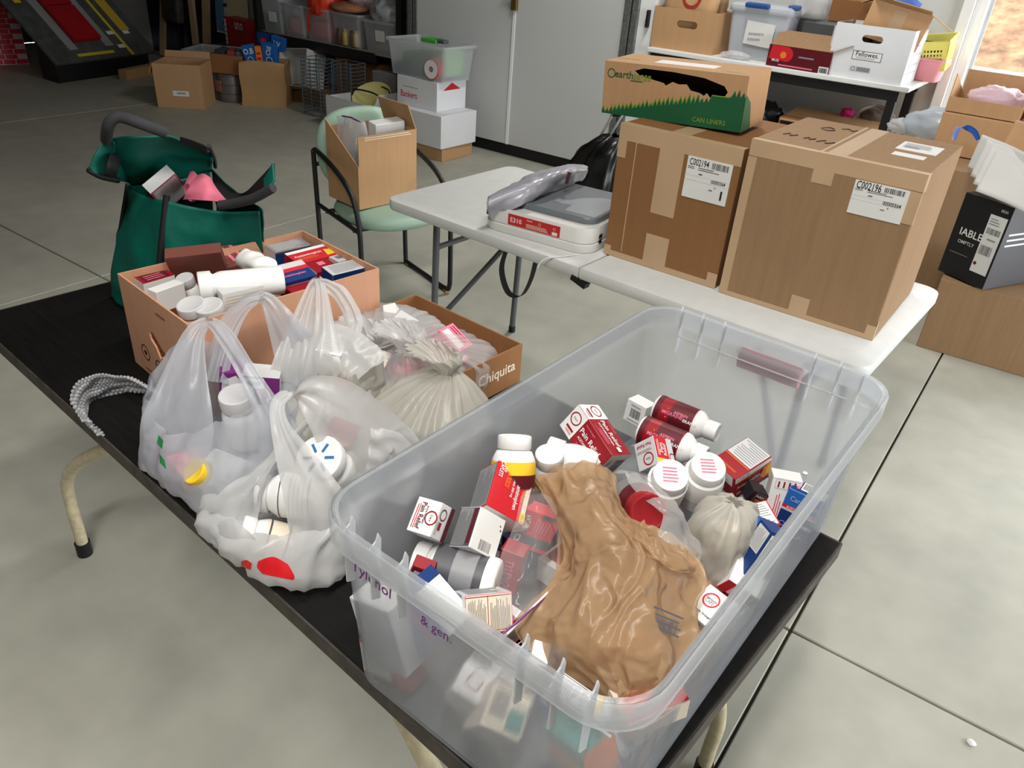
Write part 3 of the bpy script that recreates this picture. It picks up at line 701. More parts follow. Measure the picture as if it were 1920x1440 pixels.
# ================================================================= contents of the tub
GT = 'medicine cartons in the frosted tub'
def mc(label, dims, pose, base, faces): return carton(label, dims, pose[0], pose[1], base, faces, group=GT)
pain = lambda c1, c2: [('r', 0, .70, 1, 1, 'W'), ('o', .64, .86, .0125, 'R'), ('t', .64, .86, .004, 'Care', 'k', -90, .016), ('r', .22, .74, .30, .92, 'R'), ('l', .1, .74, .18, .9, 3, 'r', 1),
                       ('t', .60, .40, .0105, 'Pain Relief', 'W', -90, .058), ('t', .84, .52, .0045, 'Extra Strength', 'p', -90, .034), ('t', .36, .40, .0048, 'ACETAMINOPHEN', 'W', -90, .05), ('l', .08, .2, .26, .6, 4, 'p', 1), ('r', .38, .04, .55, .13, 'W')]
mc('tall red and white pain relief carton tilted at the top of the pile', (.055, .055, .11), ((-.497, 1.002, .915), (-.770, -1.034, .459)), 'R',
   {'-y': pain(0, 0), '+x': pain(0, 0), '-z': [('r', 0, 0, 1, 1, 'W'), ('b', .15, .08, .75, .5, 'k'), ('l', .3, .7, .8, .8, 1, 'k')], '+z': [('r', 0, 0, 1, 1, 'W')]})
mc('small upside-down pain relief carton with a yellow band', (.045, .045, .05), ((-.395, 1.038, .908), (-.678, -.829, .064)), 'g',
   {'-y': [('o', .58, .3, .0115, 'R'), ('t', .58, .3, .004, 'Care', 'k', 180, .015), ('t', .48, .8, .0062, 'Pain Relief', 'R', 180, .032), ('l', .1, .55, .9, .66, 2, 'G')],
    '+x': [('r', 0, .22, .66, 1, 'r'), ('r', 0, 0, .72, .2, 'Y'), ('t', .3, .6, .008, 'Pain', 'W', 90, .022), ('t', .48, .55, .008, 'Relief', 'W', 90, .022), ('o', .86, .3, .008, 'R'), ('l', .06, .3, .2, .9, 2, 'W', 1)]})
mc('white carton showing its barcode behind the red pain relief carton', (.045, .035, .047), ((-.550, 1.232, .852), (-.110, .028, -.141)), 'W',
   {'-y': [('b', .28, .28, .8, .68, 'K'), ('l', .25, .76, .85, .86, 2, 'k'), ('r', .2, .12, .85, .16, 'G')], '+x': [('r', .3, .1, .95, .55, 'Y'), ('r', .85, .2, 1, .9, 'R')]})
mc('large red acetaminophen carton with white facts panel and orange flame corner', (.085, .06, .055), ((-.285, 1.176, .859), (.109, -.289, 1.165)), 'R',
   {'+z': [('r', .42, .04, .985, .97, 'g'), ('l', .46, .08, .96, .92, 9, 'G', 1), ('r', .37, .04, .39, .97, 'O'), ('l', .1, .2, .16, .8, 2, 'O', 1)],
    '-y': [('r', 0, .80, 1, 1, 'W'), ('t', .2, .9, .006, 'ACTIVE LIFE', 'k', 0, .03), ('r', 0, .74, .8, .79, 'O'), ('t', .38, .5, .0105, 'Acetaminophen', 'W', 0, .055), ('r', 0, 0, 1, .06, 'D'), ('p', [(1, .85), (.78, .75), (.70, .4), (.8, .2), (1, .25)], 'O'), ('p', [(1, .8), (.86, .6), (.84, .35), (1, .3)], 'Y'), ('l', .05, .16, .4, .3, 2, 'W'), ('d', .35, .12, .004, 'W')],
    '-x': [('r', .2, .55, .9, 1, 'W'), ('l', .5, .62, .8, .7, 2, 'G')]})
mc('white tall carton with big red TYLENOL lettering by the tub side', (.05, .035, .105), ((-.205, 1.180, .824), (-.165, .020, .424)), 'W',
   {'-y': [('r', .12, .80, .92, .97, 'G'), ('r', .13, .805, .91, .965, 'W'), ('l', .16, .82, .88, .95, 4, 'R', 1), ('t', .70, .36, .016, 'TYLENOL', 'r', -90, .074), ('l', .24, .3, .48, .72, 3, 'r', 1)], '+x': [('l', .2, .1, .8, .9, 8, 'p')]})
mc('blue and white carton with a red stripe against the tub side', (.055, .04, .08), ((-.148, 1.178, .827), (-.079, .056, .006)), 'b',
   {'-y': [('r', 0, 0, 1, .46, 'B'), ('r', 0, .46, 1, .5, 'W'), ('r', 0, .52, 1, .60, 'r'), ('r', 0, .47, 1, .52, 'g'), ('t', .55, .56, .0045, 'ACETAMINOPHEN', 'W', 0, .045), ('t', .36, .80, .010, 'Care', 'L', 0, .022), ('t', .72, .77, .009, 'one', 'W', 0, .022), ('p', [(.55, .2), (.95, .2), (.95, .29), (.6, .3)], 'W'), ('o', .2, .13, .005, 'L'), ('l', .5, .04, .9, .08, 1, 'W')],
    '+z': [('r', .05, .05, .95, .95, 'B'), ('r', .32, .25, .6, .95, 'W'), ('b', .36, .35, .56, .9, 'K'), ('r', .62, .1, 1, .8, 'W'), ('r', .2, .2, .28, .9, 'p')]})
mc('long navy carton lying along the tub side with white print panels', (.045, .035, .115), ((-.148, .975, .852), (-.427, -.165, -.785)), 'B',
   {'-y': [('r', .3, .62, .98, .96, 'g'), ('l', .34, .64, .94, .94, 8, 'G', 1), ('r', .2, .5, .6, .505, 'b'), ('r', 0, .10, 1, .105, 'L'), ('r', 0, .86, .25, 1, 'b')], '+x': [('r', .12, .05, .45, .95, 'W'), ('r', .55, .05, .98, .95, 'W'), ('l', .15, .1, .4, .9, 2, 'K', 1), ('l', .6, .1, .95, .9, 5, 'G', 1)]})
mc('carton with a bold barcode and a red edge under the navy carton', (.05, .04, .05), ((-.177, .951, .822), (1.943, .403, .251)), 'W',
   {'+z': [('r', 0, 0, .3, 1, 'r'), ('b', .5, .1, .95, .9, 'K', 1)], '-y': [('r', 0, 0, 1, 1, 'r')]})
mc('white square carton with a red ring emblem near the tub rim', (.047, .056, .05), ((-.171, .818, .851), (.276, -.032, -.293)), 'W',
   {'+z': [('o', .42, .64, .0125, 'r'), ('t', .42, .66, .0045, 'Signature', 'k', 0, .018), ('t', .42, .58, .006, 'CARE', 'G', 0, .014), ('t', .55, .2, .0048, 'Extra Strength', 'K', 0, .034)], '-y': [('r', .05, .1, .95, .95, 'g'), ('l', .1, .1, .9, .9, 7, 'G')]})
mc('carton with a white facts panel on top and red sides', (.052, .055, .05), ((-.215, 1.105, .813), (.141, -.205, .808)), 'r',
   {'+z': [('r', .05, .05, .95, .95, 'W'), ('l', .1, .1, .9, .9, 9, 'G')], '-y': [('r', .1, .1, .8, .7, 'g'), ('l', .14, .15, .76, .65, 5, 'G')]})
mc('small black and gold carton beside the red acetaminophen carton', (.035, .025, .03), ((-.245, 1.151, .839), (1.639, .456, .761)), 'K',
   {'+z': [('r', .3, .12, .92, .9, 'T'), ('r', .33, .16, .89, .86, 'K'), ('t', .6, .66, .005, 'PAREX', 'C', 0, .018), ('r', .4, .22, .85, .42, 'T')], '-y': [('r', .1, .2, .9, .8, 'M')]})
mc('bright red acetaminophen carton with orange print lying on the pile', (.066, .05, .078), ((-.526, .762, .924), (-1.093, .603, .701)), 'r',
   {'-y': [('r', .88, 0, 1, 1, 'C'), ('t', .94, .86, .006, 'CVS', 'R', -90, .016), ('r', .76, 0, .78, 1, 'r'), ('t', .83, .68, .005, 'EXTRA STRENGTH', 'O', -90, .042), ('t', .66, .55, .010, 'Acetaminophen', 'W', -90, .058), ('t', .52, .62, .0055, 'Caplets 500 mg', 'W', -90, .036), ('t', .40, .72, .0048, 'Pain Reliever', 'O', -90, .03), ('t', .33, .72, .0048, 'Fever Reducer', 'O', -90, .03), ('t', .12, .84, .007, 'CAPLETS', 'W', -90, .026), ('t', .22, .88, .005, '200', 'W', -90, .01), ('r', .86, .02, 1, .2, 'Y'), ('l', .89, .04, .97, .18, 2, 'n', 1)],
    '-x': [('r', .02, .03, .95, .97, 'G'), ('l', .08, .06, .9, .94, 12, 'k', 1)], '-z': [('r', 0, 0, 1, 1, 'W')]})
mc('white carton with a blank end and grey facts side below the red carton', (.045, .052, .06), ((-.500, .683, .914), (-.884, -.551, -.060)), 'W',
   {'-y': [('r', .02, .02, .98, .98, 'k'), ('r', .08, .04, .72, .96, 'G'), ('l', .1, .06, .7, .94, 10, 'k', 1), ('r', .78, .1, .94, .95, 'D')], '+x': [('b', .3, .06, .72, .3, 'G'), ('d', .9, .7, .0015, 'k'), ('d', .85, .8, .0012, 'k')]})
mc('small white carton with two red rings against the tub wall', (.041, .037, .05), ((-.552, .639, .940), (-.858, -.179, .095)), 'W',
   {'-y': [('o', .78, .5, .0105, 'R'), ('t', .78, .5, .0035, 'Care', 'k', -90, .014), ('t', .36, .5, .0085, 'Pain Relief', 'D', -90, .038), ('t', .52, .55, .0042, 'Extra Strength', 'k', -90, .026), ('l', .1, .12, .26, .9, 2, 'r', 1)],
    '+x': [('o', .35, .7, .0085, 'D'), ('r', .25, .26, .42, .48, 'R'), ('r', .72, 0, 1, 1, 'D'), ('l', .1, .1, .22, .5, 2, 'G', 1)]})
mc('carton showing a pink-edged drug facts panel near the marker writing', (.065, .05, .05), ((-.423, .600, .880), (-.639, .124, .949)), 'g',
   {'-y': [('r', 0, 0, 1, 1, 'p'), ('r', .015, .02, .985, .98, 'C'), ('r', .47, .02, .485, .95, 'R'), ('r', .0, .93, 1, .95, 'R'), ('r', .0, .05, 1, .07, 'R'), ('l', .05, .08, .44, .9, 14, 'k', 1), ('l', .52, .08, .95, .9, 16, 'k', 1)], '+z': [('l', .1, .1, .9, .9, 6, 'G')]})
dv = P(1145, 1320, .90)-P(1052, 1256, .90)
mc('white drug facts carton with a yellow patch jammed at the tub end', (.075, .026, .06), (P(1096, 1298, .912)-V((0, 0, .03)), (.25, 0, math.atan2(dv.y, dv.x))), 'W',
   {'+z': [('r', .02, .06, .98, .94, 'K'), ('r', .03, .1, .97, .9, 'W'), ('l', .05, .15, .45, .85, 9, 'k', 1), ('l', .5, .15, .74, .85, 6, 'k', 1), ('r', .76, .12, .86, .88, 'Y'), ('l', .87, .2, .95, .8, 3, 'k', 1)], '-x': [('o', .5, .5, .008, 'R')]})
mc('red caplet pack with a dark band inside the clear zip bag', (.06, .03, .07), ((-.470, .791, .872), (-.100, .314, .587)), 'r',
   {'-y': [('r', .0, .12, 1, .36, 'k'), ('r', .06, .16, .2, .33, 'W'), ('r', .09, .19, .17, .3, 'K'), ('t', .2, .72, .008, 'AIRTAL', 'W', -75, .024), ('l', .4, .5, .8, .85, 5, 'p', 1), ('l', .1, .42, .5, .46, 1, 'p'), ('r', .5, .9, 1, 1, 'k')]})
mc('narrow dark red TYLENOL carton inside the clear zip bag', (.036, .03, .075), ((-.460, .719, .848), (-.079, .080, .255)), 'R',
   {'-y': [('t', .5, .42, .013, 'TYLENOL', 'p', -90, .058), ('r', .05, .02, .95, .06, 'D')]})
# cartons low down, seen through the frosted near wall
carton('pale carton pressed flat against the inside of the near tub wall', (.075, .04, .11), PY(704, 1160, .525), (.02, -.28, 0), 'W', {'-y': [('r', .03, .03, .97, .97, 'g')]}, group=GT)
carton('blue carton with a red stripe behind the handwriting on the tub', (.085, .045, .10), PY(800, 1150, .555), (0, .5, 0), 'b', {'-y': [('r', 0, .5, 1, .62, 'r'), ('t', .6, .2, .012, 'one', 'W', 180, .03), ('r', 0, .8, 1, 1, 'L'), ('r', 0, 0, 1, .3, 'B')], '+x': [('r', .1, .1, .9, .9, 'L')], '+z': [('r', 0, 0, 1, 1, 'W'), ('r', .0, .0, .2, 1, 'B')]}, group=GT)
carton('red and white carton low in the corner of the tub', (.085, .05, .06), PY(735, 1268, .53), (0, -.12, .08), 'r', {'-y': [('r', .02, .05, .6, .95, 'W'), ('d', .8, .75, .006, 'O')]}, group=GT)
carton('white carton with ring emblems low behind the near tub wall', (.045, .045, .06), PY(880, 1290, .545), (.3, .35, .3), 'W', {'-y': [('o', .5, .6, .011, 'R')], '+z': [('o', .5, .5, .011, 'R')]}, group=GT)
carton('tan carton with a teal patch low behind the near tub wall', (.055, .055, .075), PY(930, 1355, .535), (.45, .4, .5), 'C', {'+z': [('r', .55, .1, .95, .6, 'c'), ('b', .1, .3, .5, .9, 'k')], '-y': [('l', .08, .08, .92, .92, 10, 'G')]}, group=GT)
carton('orange and teal carton at the bottom near tub corner', (.07, .05, .05), PY(1090, 1395, .535), (.1, -.3, -.3), 'O', {'-y': [('r', 0, .6, 1, 1, 'c')], '+z': [('r', 0, 0, 1, 1, 'c')]}, group=GT)
carton('blue-edged white carton poking up at the tub corner', (.045, .03, .045), P(1022, 1238, .85), (.4, .2, .5), 'W', {'+z': [('r', .5, 0, 1, 1, 'b')], '+x': [('r', 0, 0, 1, 1, 'b')], '-y': [('o', .4, .6, .009, 'R')]}, group=GT)
carton('small red-edged carton by the grey bottle', (.03, .02, .045), P(790, 1072, .885), (.2, .3, .5), 'R', {'-y': [('r', .15, .15, .9, .8, 'W')]}, group=GT)
rr = random.Random(11); k = 0
for iy in range(5):
    for ix in range(5):
        if (ix*3+iy*2) % 4 == 3: continue
        lx = -.155+ix*.076; ly = -.33+iy*.092
        if iy == 0: ly += .06
        q = rot2(TU) @ V((lx, ly, 0)); bs = rr.choice('WRrgBW')
        carton('medicine carton buried low in the frosted tub', (.06, .08, .046), (tc.x+q.x, tc.y+q.y, .742+.004+.0235+(.05 if (ix+iy) % 2 else 0)*0), (0, 0, TU+rr.uniform(-.12, .12)), bs, {'+z': [('r', .1, .15, .9, .8, 'W' if bs != 'W' else 'R')]} , group='buried medicine cartons'); k += 1

GB = 'pill bottles in the frosted tub'
def btl(label, tip, ax, H, r, **kw):
    tip = V(tip); ax = V(ax).normalized(); return bottle(label, tip-ax*H, tip, H, r, group=kw.pop('group', GB), **kw)
tp = P(958, 812, .99); bs = V((-.512, .775, .875))
b1 = btl('large white bottle with a yellow band leaning on the tub wall', tp, tp-bs, .145, .034, bands=((.05, .86, 'W'), (.70, .86, 'Y'), (.3, .70, 'D')), spin=0)
for a in (-.5, .3): curved_text(b1, .0356, .098, .005, 'Compare to Tylenol active ingredient', 'k', PI*1.5+a-.1)
tp = P(1030, 850, .93); btl('white bottle with a yellow label upright behind the brown bag', tp, (.02, -.2, 1), .10, .031, bands=((.5, .8, 'Y'), (.1, .5, 'R')))
tp = P(1006, 834, .90); btl('plain white bottle lying with its lid towards the tub side', tp, (-.95, -.3, .1), .09, .026, caph=.03, capr=.025)
for tp, bs, lab in ((P(1346, 812, .865), P(1222, 762, .865), 'dark-labelled pill bottle lying nearest the far tub wall'), (P(1324, 857, .875), P(1196, 803, .875), 'dark-labelled pill bottle lying beside its twin')):
    ax = (tp-bs); o = btl(lab, tp, ax, .132, .029, capr=.019, caph=.024, neck=.55, bands=((.06, .80, 'R'), (.36, .78, 'D'), (.06, .16, 'D')))
    q = o.rotation_quaternion.inverted() @ (CAM-tp); an = math.atan2(q.y, q.x)
    curved_text(o, .0298, .045, .007, 'MIGRAINE', 'p', an, True); curved_text(o, .0298, .082, .006, 'BRAND', 'W', an+.1, True); curved_text(o, .0298, .060, .006, 'ASPIRIN', 'p', an-.2, True)
    MB().lathe([(.0297, .028), (.0297, .036)], ink(CC['O']), 10, Matrix.Rotation(an-.35, 4, 'Z')).build if False else None
    curved_text(o, .0299, .033, .02, '|', 'O', an, True)
LT = [('l', .28, .25, .72, .75, 5, 'p')]
tp = P(1258, 890, .935); btl('white bottle with red lid print next to the small carton', tp, (.25, -.38, .9), .10, .034, capr=.029, caph=.02, tops=LT, neck=.85)
tp = P(1329, 874, .925); btl('white bottle with red lid print next to the red carton', tp, (.22, -.30, .92), .10, .037, capr=.0295, caph=.02, tops=LT, neck=.8, bands=((.1, .45, 'g'),))
tp = P(1216, 962, .945); bs = P(1166, 915, .875); b8 = btl('dark bottle with a red lid inside a clear bag', tp, tp-bs, .105, .031, body='D', cap='R', capr=.029, caph=.028, bands=((.05, .55, 'G'),))
bs = P(915, 1084, .868); tp = P(778, 1045, .872); btl('big grey-labelled bottle lying under the white carton', bs+(tp-bs).normalized()*.125, tp-bs, .125, .0355, capr=.03, bands=((.18, .9, 'k'), (.3, .62, 'G')))

def fit_tub(o, pts):
    M = (Matrix.Translation(tc) @ Matrix.Rotation(TU, 4, 'Z')).inverted() @ o.matrix_basis
    q = [M @ p for p in pts]; sh = V((0, 0, 0))
    zl = min(p.z for p in q)
    if zl < .005: sh.z = .005-zl
    for ax_, w0 in ((0, .201), (1, .405)):
        hi = max(p[ax_]-(w0+min(max(p.z, 0), .262)*.067-.004) for p in q); lo = max(-p[ax_]-(w0+min(max(p.z, 0), .262)*.067-.004) for p in q)
        if hi > 0 and hi > lo: sh[ax_] = -hi
        elif lo > 0: sh[ax_] = lo
    o.location = V(o.location)+Matrix.Rotation(TU, 3, 'Z') @ sh
for o, pts in REG: fit_tub(o, pts)
REG.clear()

# bags in the tub
def E_(x, y, z): return P(940+x/3, 860+y/3, z)
rowsB = [[(215, 110, .93), (330, 75, .955), (470, 68, .955), (590, 108, .93)], [(270, 235, .925), (430, 215, .965), (560, 250, .965), (660, 345, .93)], [(345, 400, .925), (520, 430, .965), (760, 430, .975), (985, 505, .935)],
         [(330, 640, .905), (560, 650, .955), (830, 640, .965), (1095, 640, .92)], [(210, 830, .885), (480, 850, .935), (780, 850, .945), (1060, 830, .90)], [(125, 960, .86), (440, 1060, .905), (760, 1080, .925), (1100, 1035, .88)],
         [(300, 1190, .845), (500, 1225, .875), (760, 1280, .895), (1000, 1160, .88)], [(500, 1275, .835), (590, 1330, .845), (700, 1375, .86), (900, 1275, .862)]]
bb2 = patch('shopping_bag', [[E_(*p) for p in r] for r in rowsB], BAGB, None, 120, 180, .004, 26, 2, ridge=.0065, rf=17, pleat=(.009, 3.2, 1.6))
tag(bb2, 'crumpled brown plastic shopping bag slumped across the tub', 'bag')
patch('back_sheet', [[E_(p[0]+(12 if i else 0), p[1]+6, p[2]-.035-.01*(i % 2)) for i, p in enumerate(r)] for r in rowsB], BAGB, bb2, 50, 60, .003, 9, 9, ridge=.004, rf=5, pleat=(.012, 3, 1.3))
g_ = [[E_(660, 345, .945), E_(760, 370, .955), E_(900, 440, .95), (E_(1030, 545, .94))], [E_(700, 420, .965), E_(800, 470, .972), E_(930, 560, .962), E_(1070, 610, .945)], [E_(720, 480, .955), E_(840, 560, .965), E_(950, 640, .955), E_(1098, 650, .935)]]
patch('bag_fold', g_, BAGB, bb2, 40, 24, .002, 12, 5, pleat=(.008, 3, 2))
carton('pain relief carton showing through the bottom of the brown bag', (.12, .085, .035), P(1190, 1276, .848), (.1, .06, -.55), 'C', {'+z': [('r', .12, 0, .28, 1, 'r'), ('r', .8, 0, .98, 1, 'r'), ('t', .58, .5, .02, 'Pain', 'K', -90, .05), ('t', .45, .5, .02, 'Relief', 'K', -90, .06), ('t', .88, .5, .012, 'TopCare', 'W', -90, .06), ('l', .68, .1, .76, .9, 1, 'O', 1), ('l', .32, .1, .38, .9, 2, 'p', 1)]}, group=GT)
pg = E_(925, 945, .925); lg = MB(); art(lg, (.04, .03, .001), {'+z': [('r', 0, 0, 1, .1, 'k'), ('r', 0, .3, 1, .38, 'k'), ('r', 0, .55, .9, .63, 'k'), ('r', 0, .8, 1, .88, 'k'), ('b', .1, .1, .9, .5, 'k')]}); lg = lg.build('printed_mark', bb2); lg.location = pg+V((0, -.004, .014)); lg.rotation_euler = (.5, .25, .4)
blob('bag_scrap', P(1318, 1128, .845), (.022, .03, .025), BAGB, bb2, .3, 3, 2)
kc = P(1362, 1012, .85)
kb = sack('knotted_bag', [(kc.x-.01, kc.y, .775, .035, .042), (kc.x-.01, kc.y, .80, .046, .055), (kc.x-.01, kc.y, .85, .048, .058), (kc.x-.008, kc.y, .895, .04, .048), (kc.x-.004, kc.y, .915, .024, .026), (kc.x-.004, kc.y, .925, .006, .006)], BAGC, nu=80, nv=50, pleat=.008, pk=2.4, crump=.008, cf=16, seed=6, smooth=180); tag(kb, 'pale bulging plastic bag standing in the tub beside navy carton', 'bag')
MB().cbox(P(1362, 1015, .845), (.06, .05, .06), ink((205, 180, 150)), (.4, .3, .7)).build('packet_inside', kb, bevel=.01)
g_ = [[P(1150, 897, .925), P(1190, 888, .93), P(1225, 905, .935)], [P(1175, 905, .955), P(1225, 925, .965), P(1268, 958, .955)], [P(1235, 965, .965), P(1268, 985, .96), P(1296, 1000, .94)], [P(1232, 1010, .955), P(1270, 1030, .945), P(1308, 1020, .925)], [P(1250, 1050, .92), P(1280, 1060, .915), P(1302, 1055, .90)]]
cb_ = patch('clear_bag', g_, film('thin_clear_bag', (.88, .88, .87), .62, .4, .16, .7, 20), None, 44, 60, .006, 20, 8, ridge=.01, rf=13); tag(cb_, 'thin clear bag draped around the red-lidded bottle', 'bag')
def D_(x, y, z): return P(720+x/4.5, 900+y/4.5, z)
g_ = [[D_(1225, 30, .925), D_(1290, 30, .93), D_(1350, 80, .925)], [D_(1150, 210, .945), D_(1340, 200, .95), D_(1500, 310, .93)], [D_(1050, 500, .935), D_(1300, 530, .945), D_(1520, 500, .92)], [D_(955, 800, .92), D_(1250, 800, .925), D_(1480, 760, .90)], [D_(985, 1290, .885), D_(1180, 1120, .90), D_(1430, 920, .895)]]
zb2 = patch('zip_bag', g_, ZIPB, None, 44, 60, .005, 20, 1, ridge=.006, rf=14); tag(zb2, 'clear zip bag holding red packs on the tub pile', 'bag')
MB().tube(crom([D_(1425, 930, .90), D_(1200, 1130, .905), D_(1000, 1300, .89)], 14), .0014, ink(CC['P']), 6).build('zip_track', zb2)
MB().tube(crom([D_(1475, 860, .90), D_(1250, 1080, .905), D_(1040, 1300, .89)], 14), .0016, PAPERW, 6).build('zip_track', zb2)
pt = MB().lathe([(.0045, 0), (.005, .001), (.005, .003), (.004, .004)], PAPERW, 12).build('pill_tablet', smooth=40); pt.location = (*P(1509, 889, .775)[:2], .775); pt.location = PY(1509, 889, 1.285); tag(pt, 'stray white tablet stuck to far inside of the tub', 'pill')

# ================================================================= on the black table
# ---- peach carton full of medicine
MA = math.radians(-7.6); MZ = .742
cutout = [(-.045, .125), (-.02, .13), (.01, .105), (.03, .098), (.04, .075), (.028, .068), (.02, .078), (.005, .082), (-.005, .07), (-.02, .095), (-.04, .108)]
mb_ = open_box('cardboard_box', 'peach cardboard box packed with medicine cartons on the black table', .315, .465, .22, (-1.393, .992, MZ), MA, CARD3, t=.004, holes={'-y': [cutout]}, group='open cardboard boxes')
deco(mb_, (.315, .465, .22), {'-y': [('o', .24, .26, .02, 'M'), ('d', .24, .26, .006, 'K'), ('o', .44, .21, .018, 'M'), ('d', .44, .21, .008, 'K'), ('o', .64, .17, .016, 'M'), ('d', .64, .17, .006, 'K'), ('o', .82, .15, .014, 'M'), ('r', .2, .06, .8, .075, 'M'), ('r', .55, .86, .68, .875, 'M')]}, (0, 0, .11))
def M_(x, y, z): return P(210+x/3.692, 420+y/3.692, z)
GM = 'medicine cartons in the peach box'
def mm(label, dims, loc, rot, base, faces): return carton(label, dims, loc, rot, base, faces, group=GM)
mm('grey-topped carton in the far corner of the peach box', (.065, .10, .04), M_(1215, 195, .925), (0, .05, MA-.05), 'k', {'+z': [('r', 0, 0, 1, 1, 'G'), ('l', .1, .08, .9, .92, 8, 'g', 1)], '+x': [('r', 0, 0, 1, .9, 'B')], '-y': [('r', 0, 0, 1, 1, 'g')]})
mm('long red acetaminophen carton across the peach box', (.06, .115, .045), M_(1385, 262, .928), (0, .12, MA), 'r', {'+z': [('r', 0, 0, .2, 1, 'W'), ('t', .5, .4, .012, 'Acetaminophen', 'W', 90, .075), ('p', [(.4, .8), (.9, .75), (.9, 1), (.5, 1)], 'Y'), ('l', .65, .1, .85, .6, 2, 'O', 1)], '+x': [('l', .1, .3, .8, .7, 2, 'W')], '-y': [('r', 0, 0, 1, 1, 'R')]})
mm('small dark red carton beside the long red one', (.05, .06, .04), M_(1450, 335, .925), (0, .15, MA), 'R', {'+z': [('r', .2, .4, .5, .7, 'p')], '+x': [('l', .1, .3, .9, .6, 2, 'p')], '-y': [('r', 0, 0, 1, 1, 'g')]})
mm('white-ended carton with a barcode stripe in the peach box', (.045, .05, .04), M_(1590, 278, .925), (0, .0, MA), 'g', {'+z': [('b', .3, .2, .7, .9, 'k', 1)]})
mm('white carton with a blue side at the right of the peach box', (.05, .10, .03), M_(1620, 335, .935), (0, .08, MA-.08), 'g', {'+z': [('l', .1, .1, .9, .9, 7, 'G', 1)], '-y': [('r', 0, 0, 1, 1, 'B')], '+x': [('r', 0, 0, 1, 1, 'B')]})
mm('red and blue striped carton in the middle of the peach box', (.065, .10, .05), M_(1225, 395, .935), (0, .25, MA-.03), 'B', {'+z': [('r', 0, 0, .3, 1, 'g'), ('r', .3, 0, .5, 1, 'r'), ('t', .7, .5, .01, 'Acetaminophen', 'p', 90, .08)], '+x': [('l', .06, .2, .94, .85, 4, 'L')]})
mm('red carton tucked at the lip of the peach box', (.05, .07, .04), M_(1290, 470, .92), (0, .1, MA+.1), 'R', {'+z': [('r', .1, .1, .4, .8, 'W')]})
mm('tall brick-red carton standing at the rear of the peach box', (.12, .03, .13), M_(610, 315, .935), (.45, -.1, MA+1.0), 'M', {'-y': [('l', .2, .3, .8, .6, 3, 'R')]})
mm('brick-red flat carton behind the white bottle', (.09, .11, .03), M_(780, 262, .93), (.1, .2, MA), 'M', {'+z': [('l', .1, .1, .9, .9, 4, 'p')]})
tp = M_(600, 442, .965); bs = M_(1095, 395, .965)
btl('big plain white bottle lying across the peach box', tp, tp-bs, .175, .031, capr=.034, caph=.028, group='bottles in the peach box')
mm('white carton with a barcode end by the big bottle', (.05, .13, .055), M_(940, 485, .945), (0, .12, MA-.1), 'W', {'-y': [('b', .3, .2, .55, .8, 'K', 1), ('r', .1, .1, .2, .9, 'g')], '+z': [('r', 0, 0, 1, 1, 'g'), ('r', 0, 0, .2, 1, 'p')], '+x': [('l', .05, .1, .95, .9, 6, 'C')]})
mm('red carton with white end at the front of the peach box', (.06, .075, .06), M_(285, 432, .915), (0, .1, MA+.1), 'W', {'+z': [('r', .32, 0, 1, 1, 'R'), ('r', .4, .1, .9, .9, 'D'), ('o', .15, .5, .008, 'M'), ('l', .5, .2, .9, .8, 3, 'p', 1)], '-y': [('r', 0, 0, 1, 1, 'g')]})
mm('plain white carton end next to the front red carton', (.03, .07, .05), M_(385, 500, .92), (0, 0, MA+.2), 'W', {})
for i, (x, y, lab) in enumerate(((465, 590, 'clear-lidded bottle at the peach box lip, front one'), (590, 600, 'clear-lidded bottle at the peach box lip, second one'), (560, 545, 'small pale bottle lid between the clear bottles'), (430, 400, 'pale bottle half hidden behind the front red carton'))):
    tp = M_(x, y, .965 if i < 2 else .945)+V((-.008, .03, 0)); btl(lab, tp, (.05, -.25, 1), .11, .03 if i < 2 else .022, cap='g', capr=.029 if i < 2 else .02, group='bottles in the peach box')
g_ = [[M_(905, 190, .985), M_(960, 200, .99), M_(1040, 240, .985)], [M_(880, 250, .975), M_(980, 270, .99), M_(1130, 280, .98)], [M_(940, 330, .955), M_(1030, 335, .965), M_(1125, 330, .96)]]
tag(patch('tissue_wad', g_, PAPERW, None, 24, 24, .004, 24, 3, solid=.01, ridge=.005, rf=20), 'crumpled white paper on top of the peach box cartons', 'paper')

# ---- green insulated tote
GREEN = mat('green_nylon', s(0, 92, 78), .55, var=.12, scale=5, bump=.5, bscale=30, spec=.35)
GREENB = mat('black_nylon', s(20, 21, 22), .6, var=.1)
gt = empty('tote_bag', (-1.75, 1.08, .742), label='green nylon tote bag with black handles and open flaps', cat='bag')
def w2l(pts): return [[V(p)-V((-1.75, 1.08, .742)) for p in r] for r in pts]
def gp(name, g, m=GREEN, seed=0, solid=.004, ridge=.008, nu=24, nv=24, cr=.004): return patch(name, w2l(g), m, gt, nu, nv, cr, 12, seed, solid=solid, ridge=ridge, rf=7)
FL0, FR0, R0, B0 = V((-1.935, .93, .745)), V((-1.68, .90, .745)), V((-1.60, 1.17, .745)), V((-1.90, 1.24, .745))
FL1, FR1, R1, B1 = P(240, 345, 1.055), P(314, 376, 1.055), P(488, 394, 1.05), P(395, 318, 1.055)
def mid(a, b, f=.5, o=(0, 0, 0)): return a+(b-a)*f+V(o)
def panel(a0, b0, a1, b1, bul):
    n = (b0-a0).cross(V((0, 0, 1))).normalized()*bul
    return [[a1, mid(a1, b1)-V((0, 0, .012)), b1], [mid(a0, a1), mid(mid(a0, a1), mid(b0, b1))+n, mid(b0, b1)], [a0, mid(a0, b0)+n*.5, b0]]
gp('front_panel', panel(FL0, FR0, FL1, FR1, .008), seed=1); gp('side_panel', panel(FR0, R0, FR1, R1, .012), seed=2)
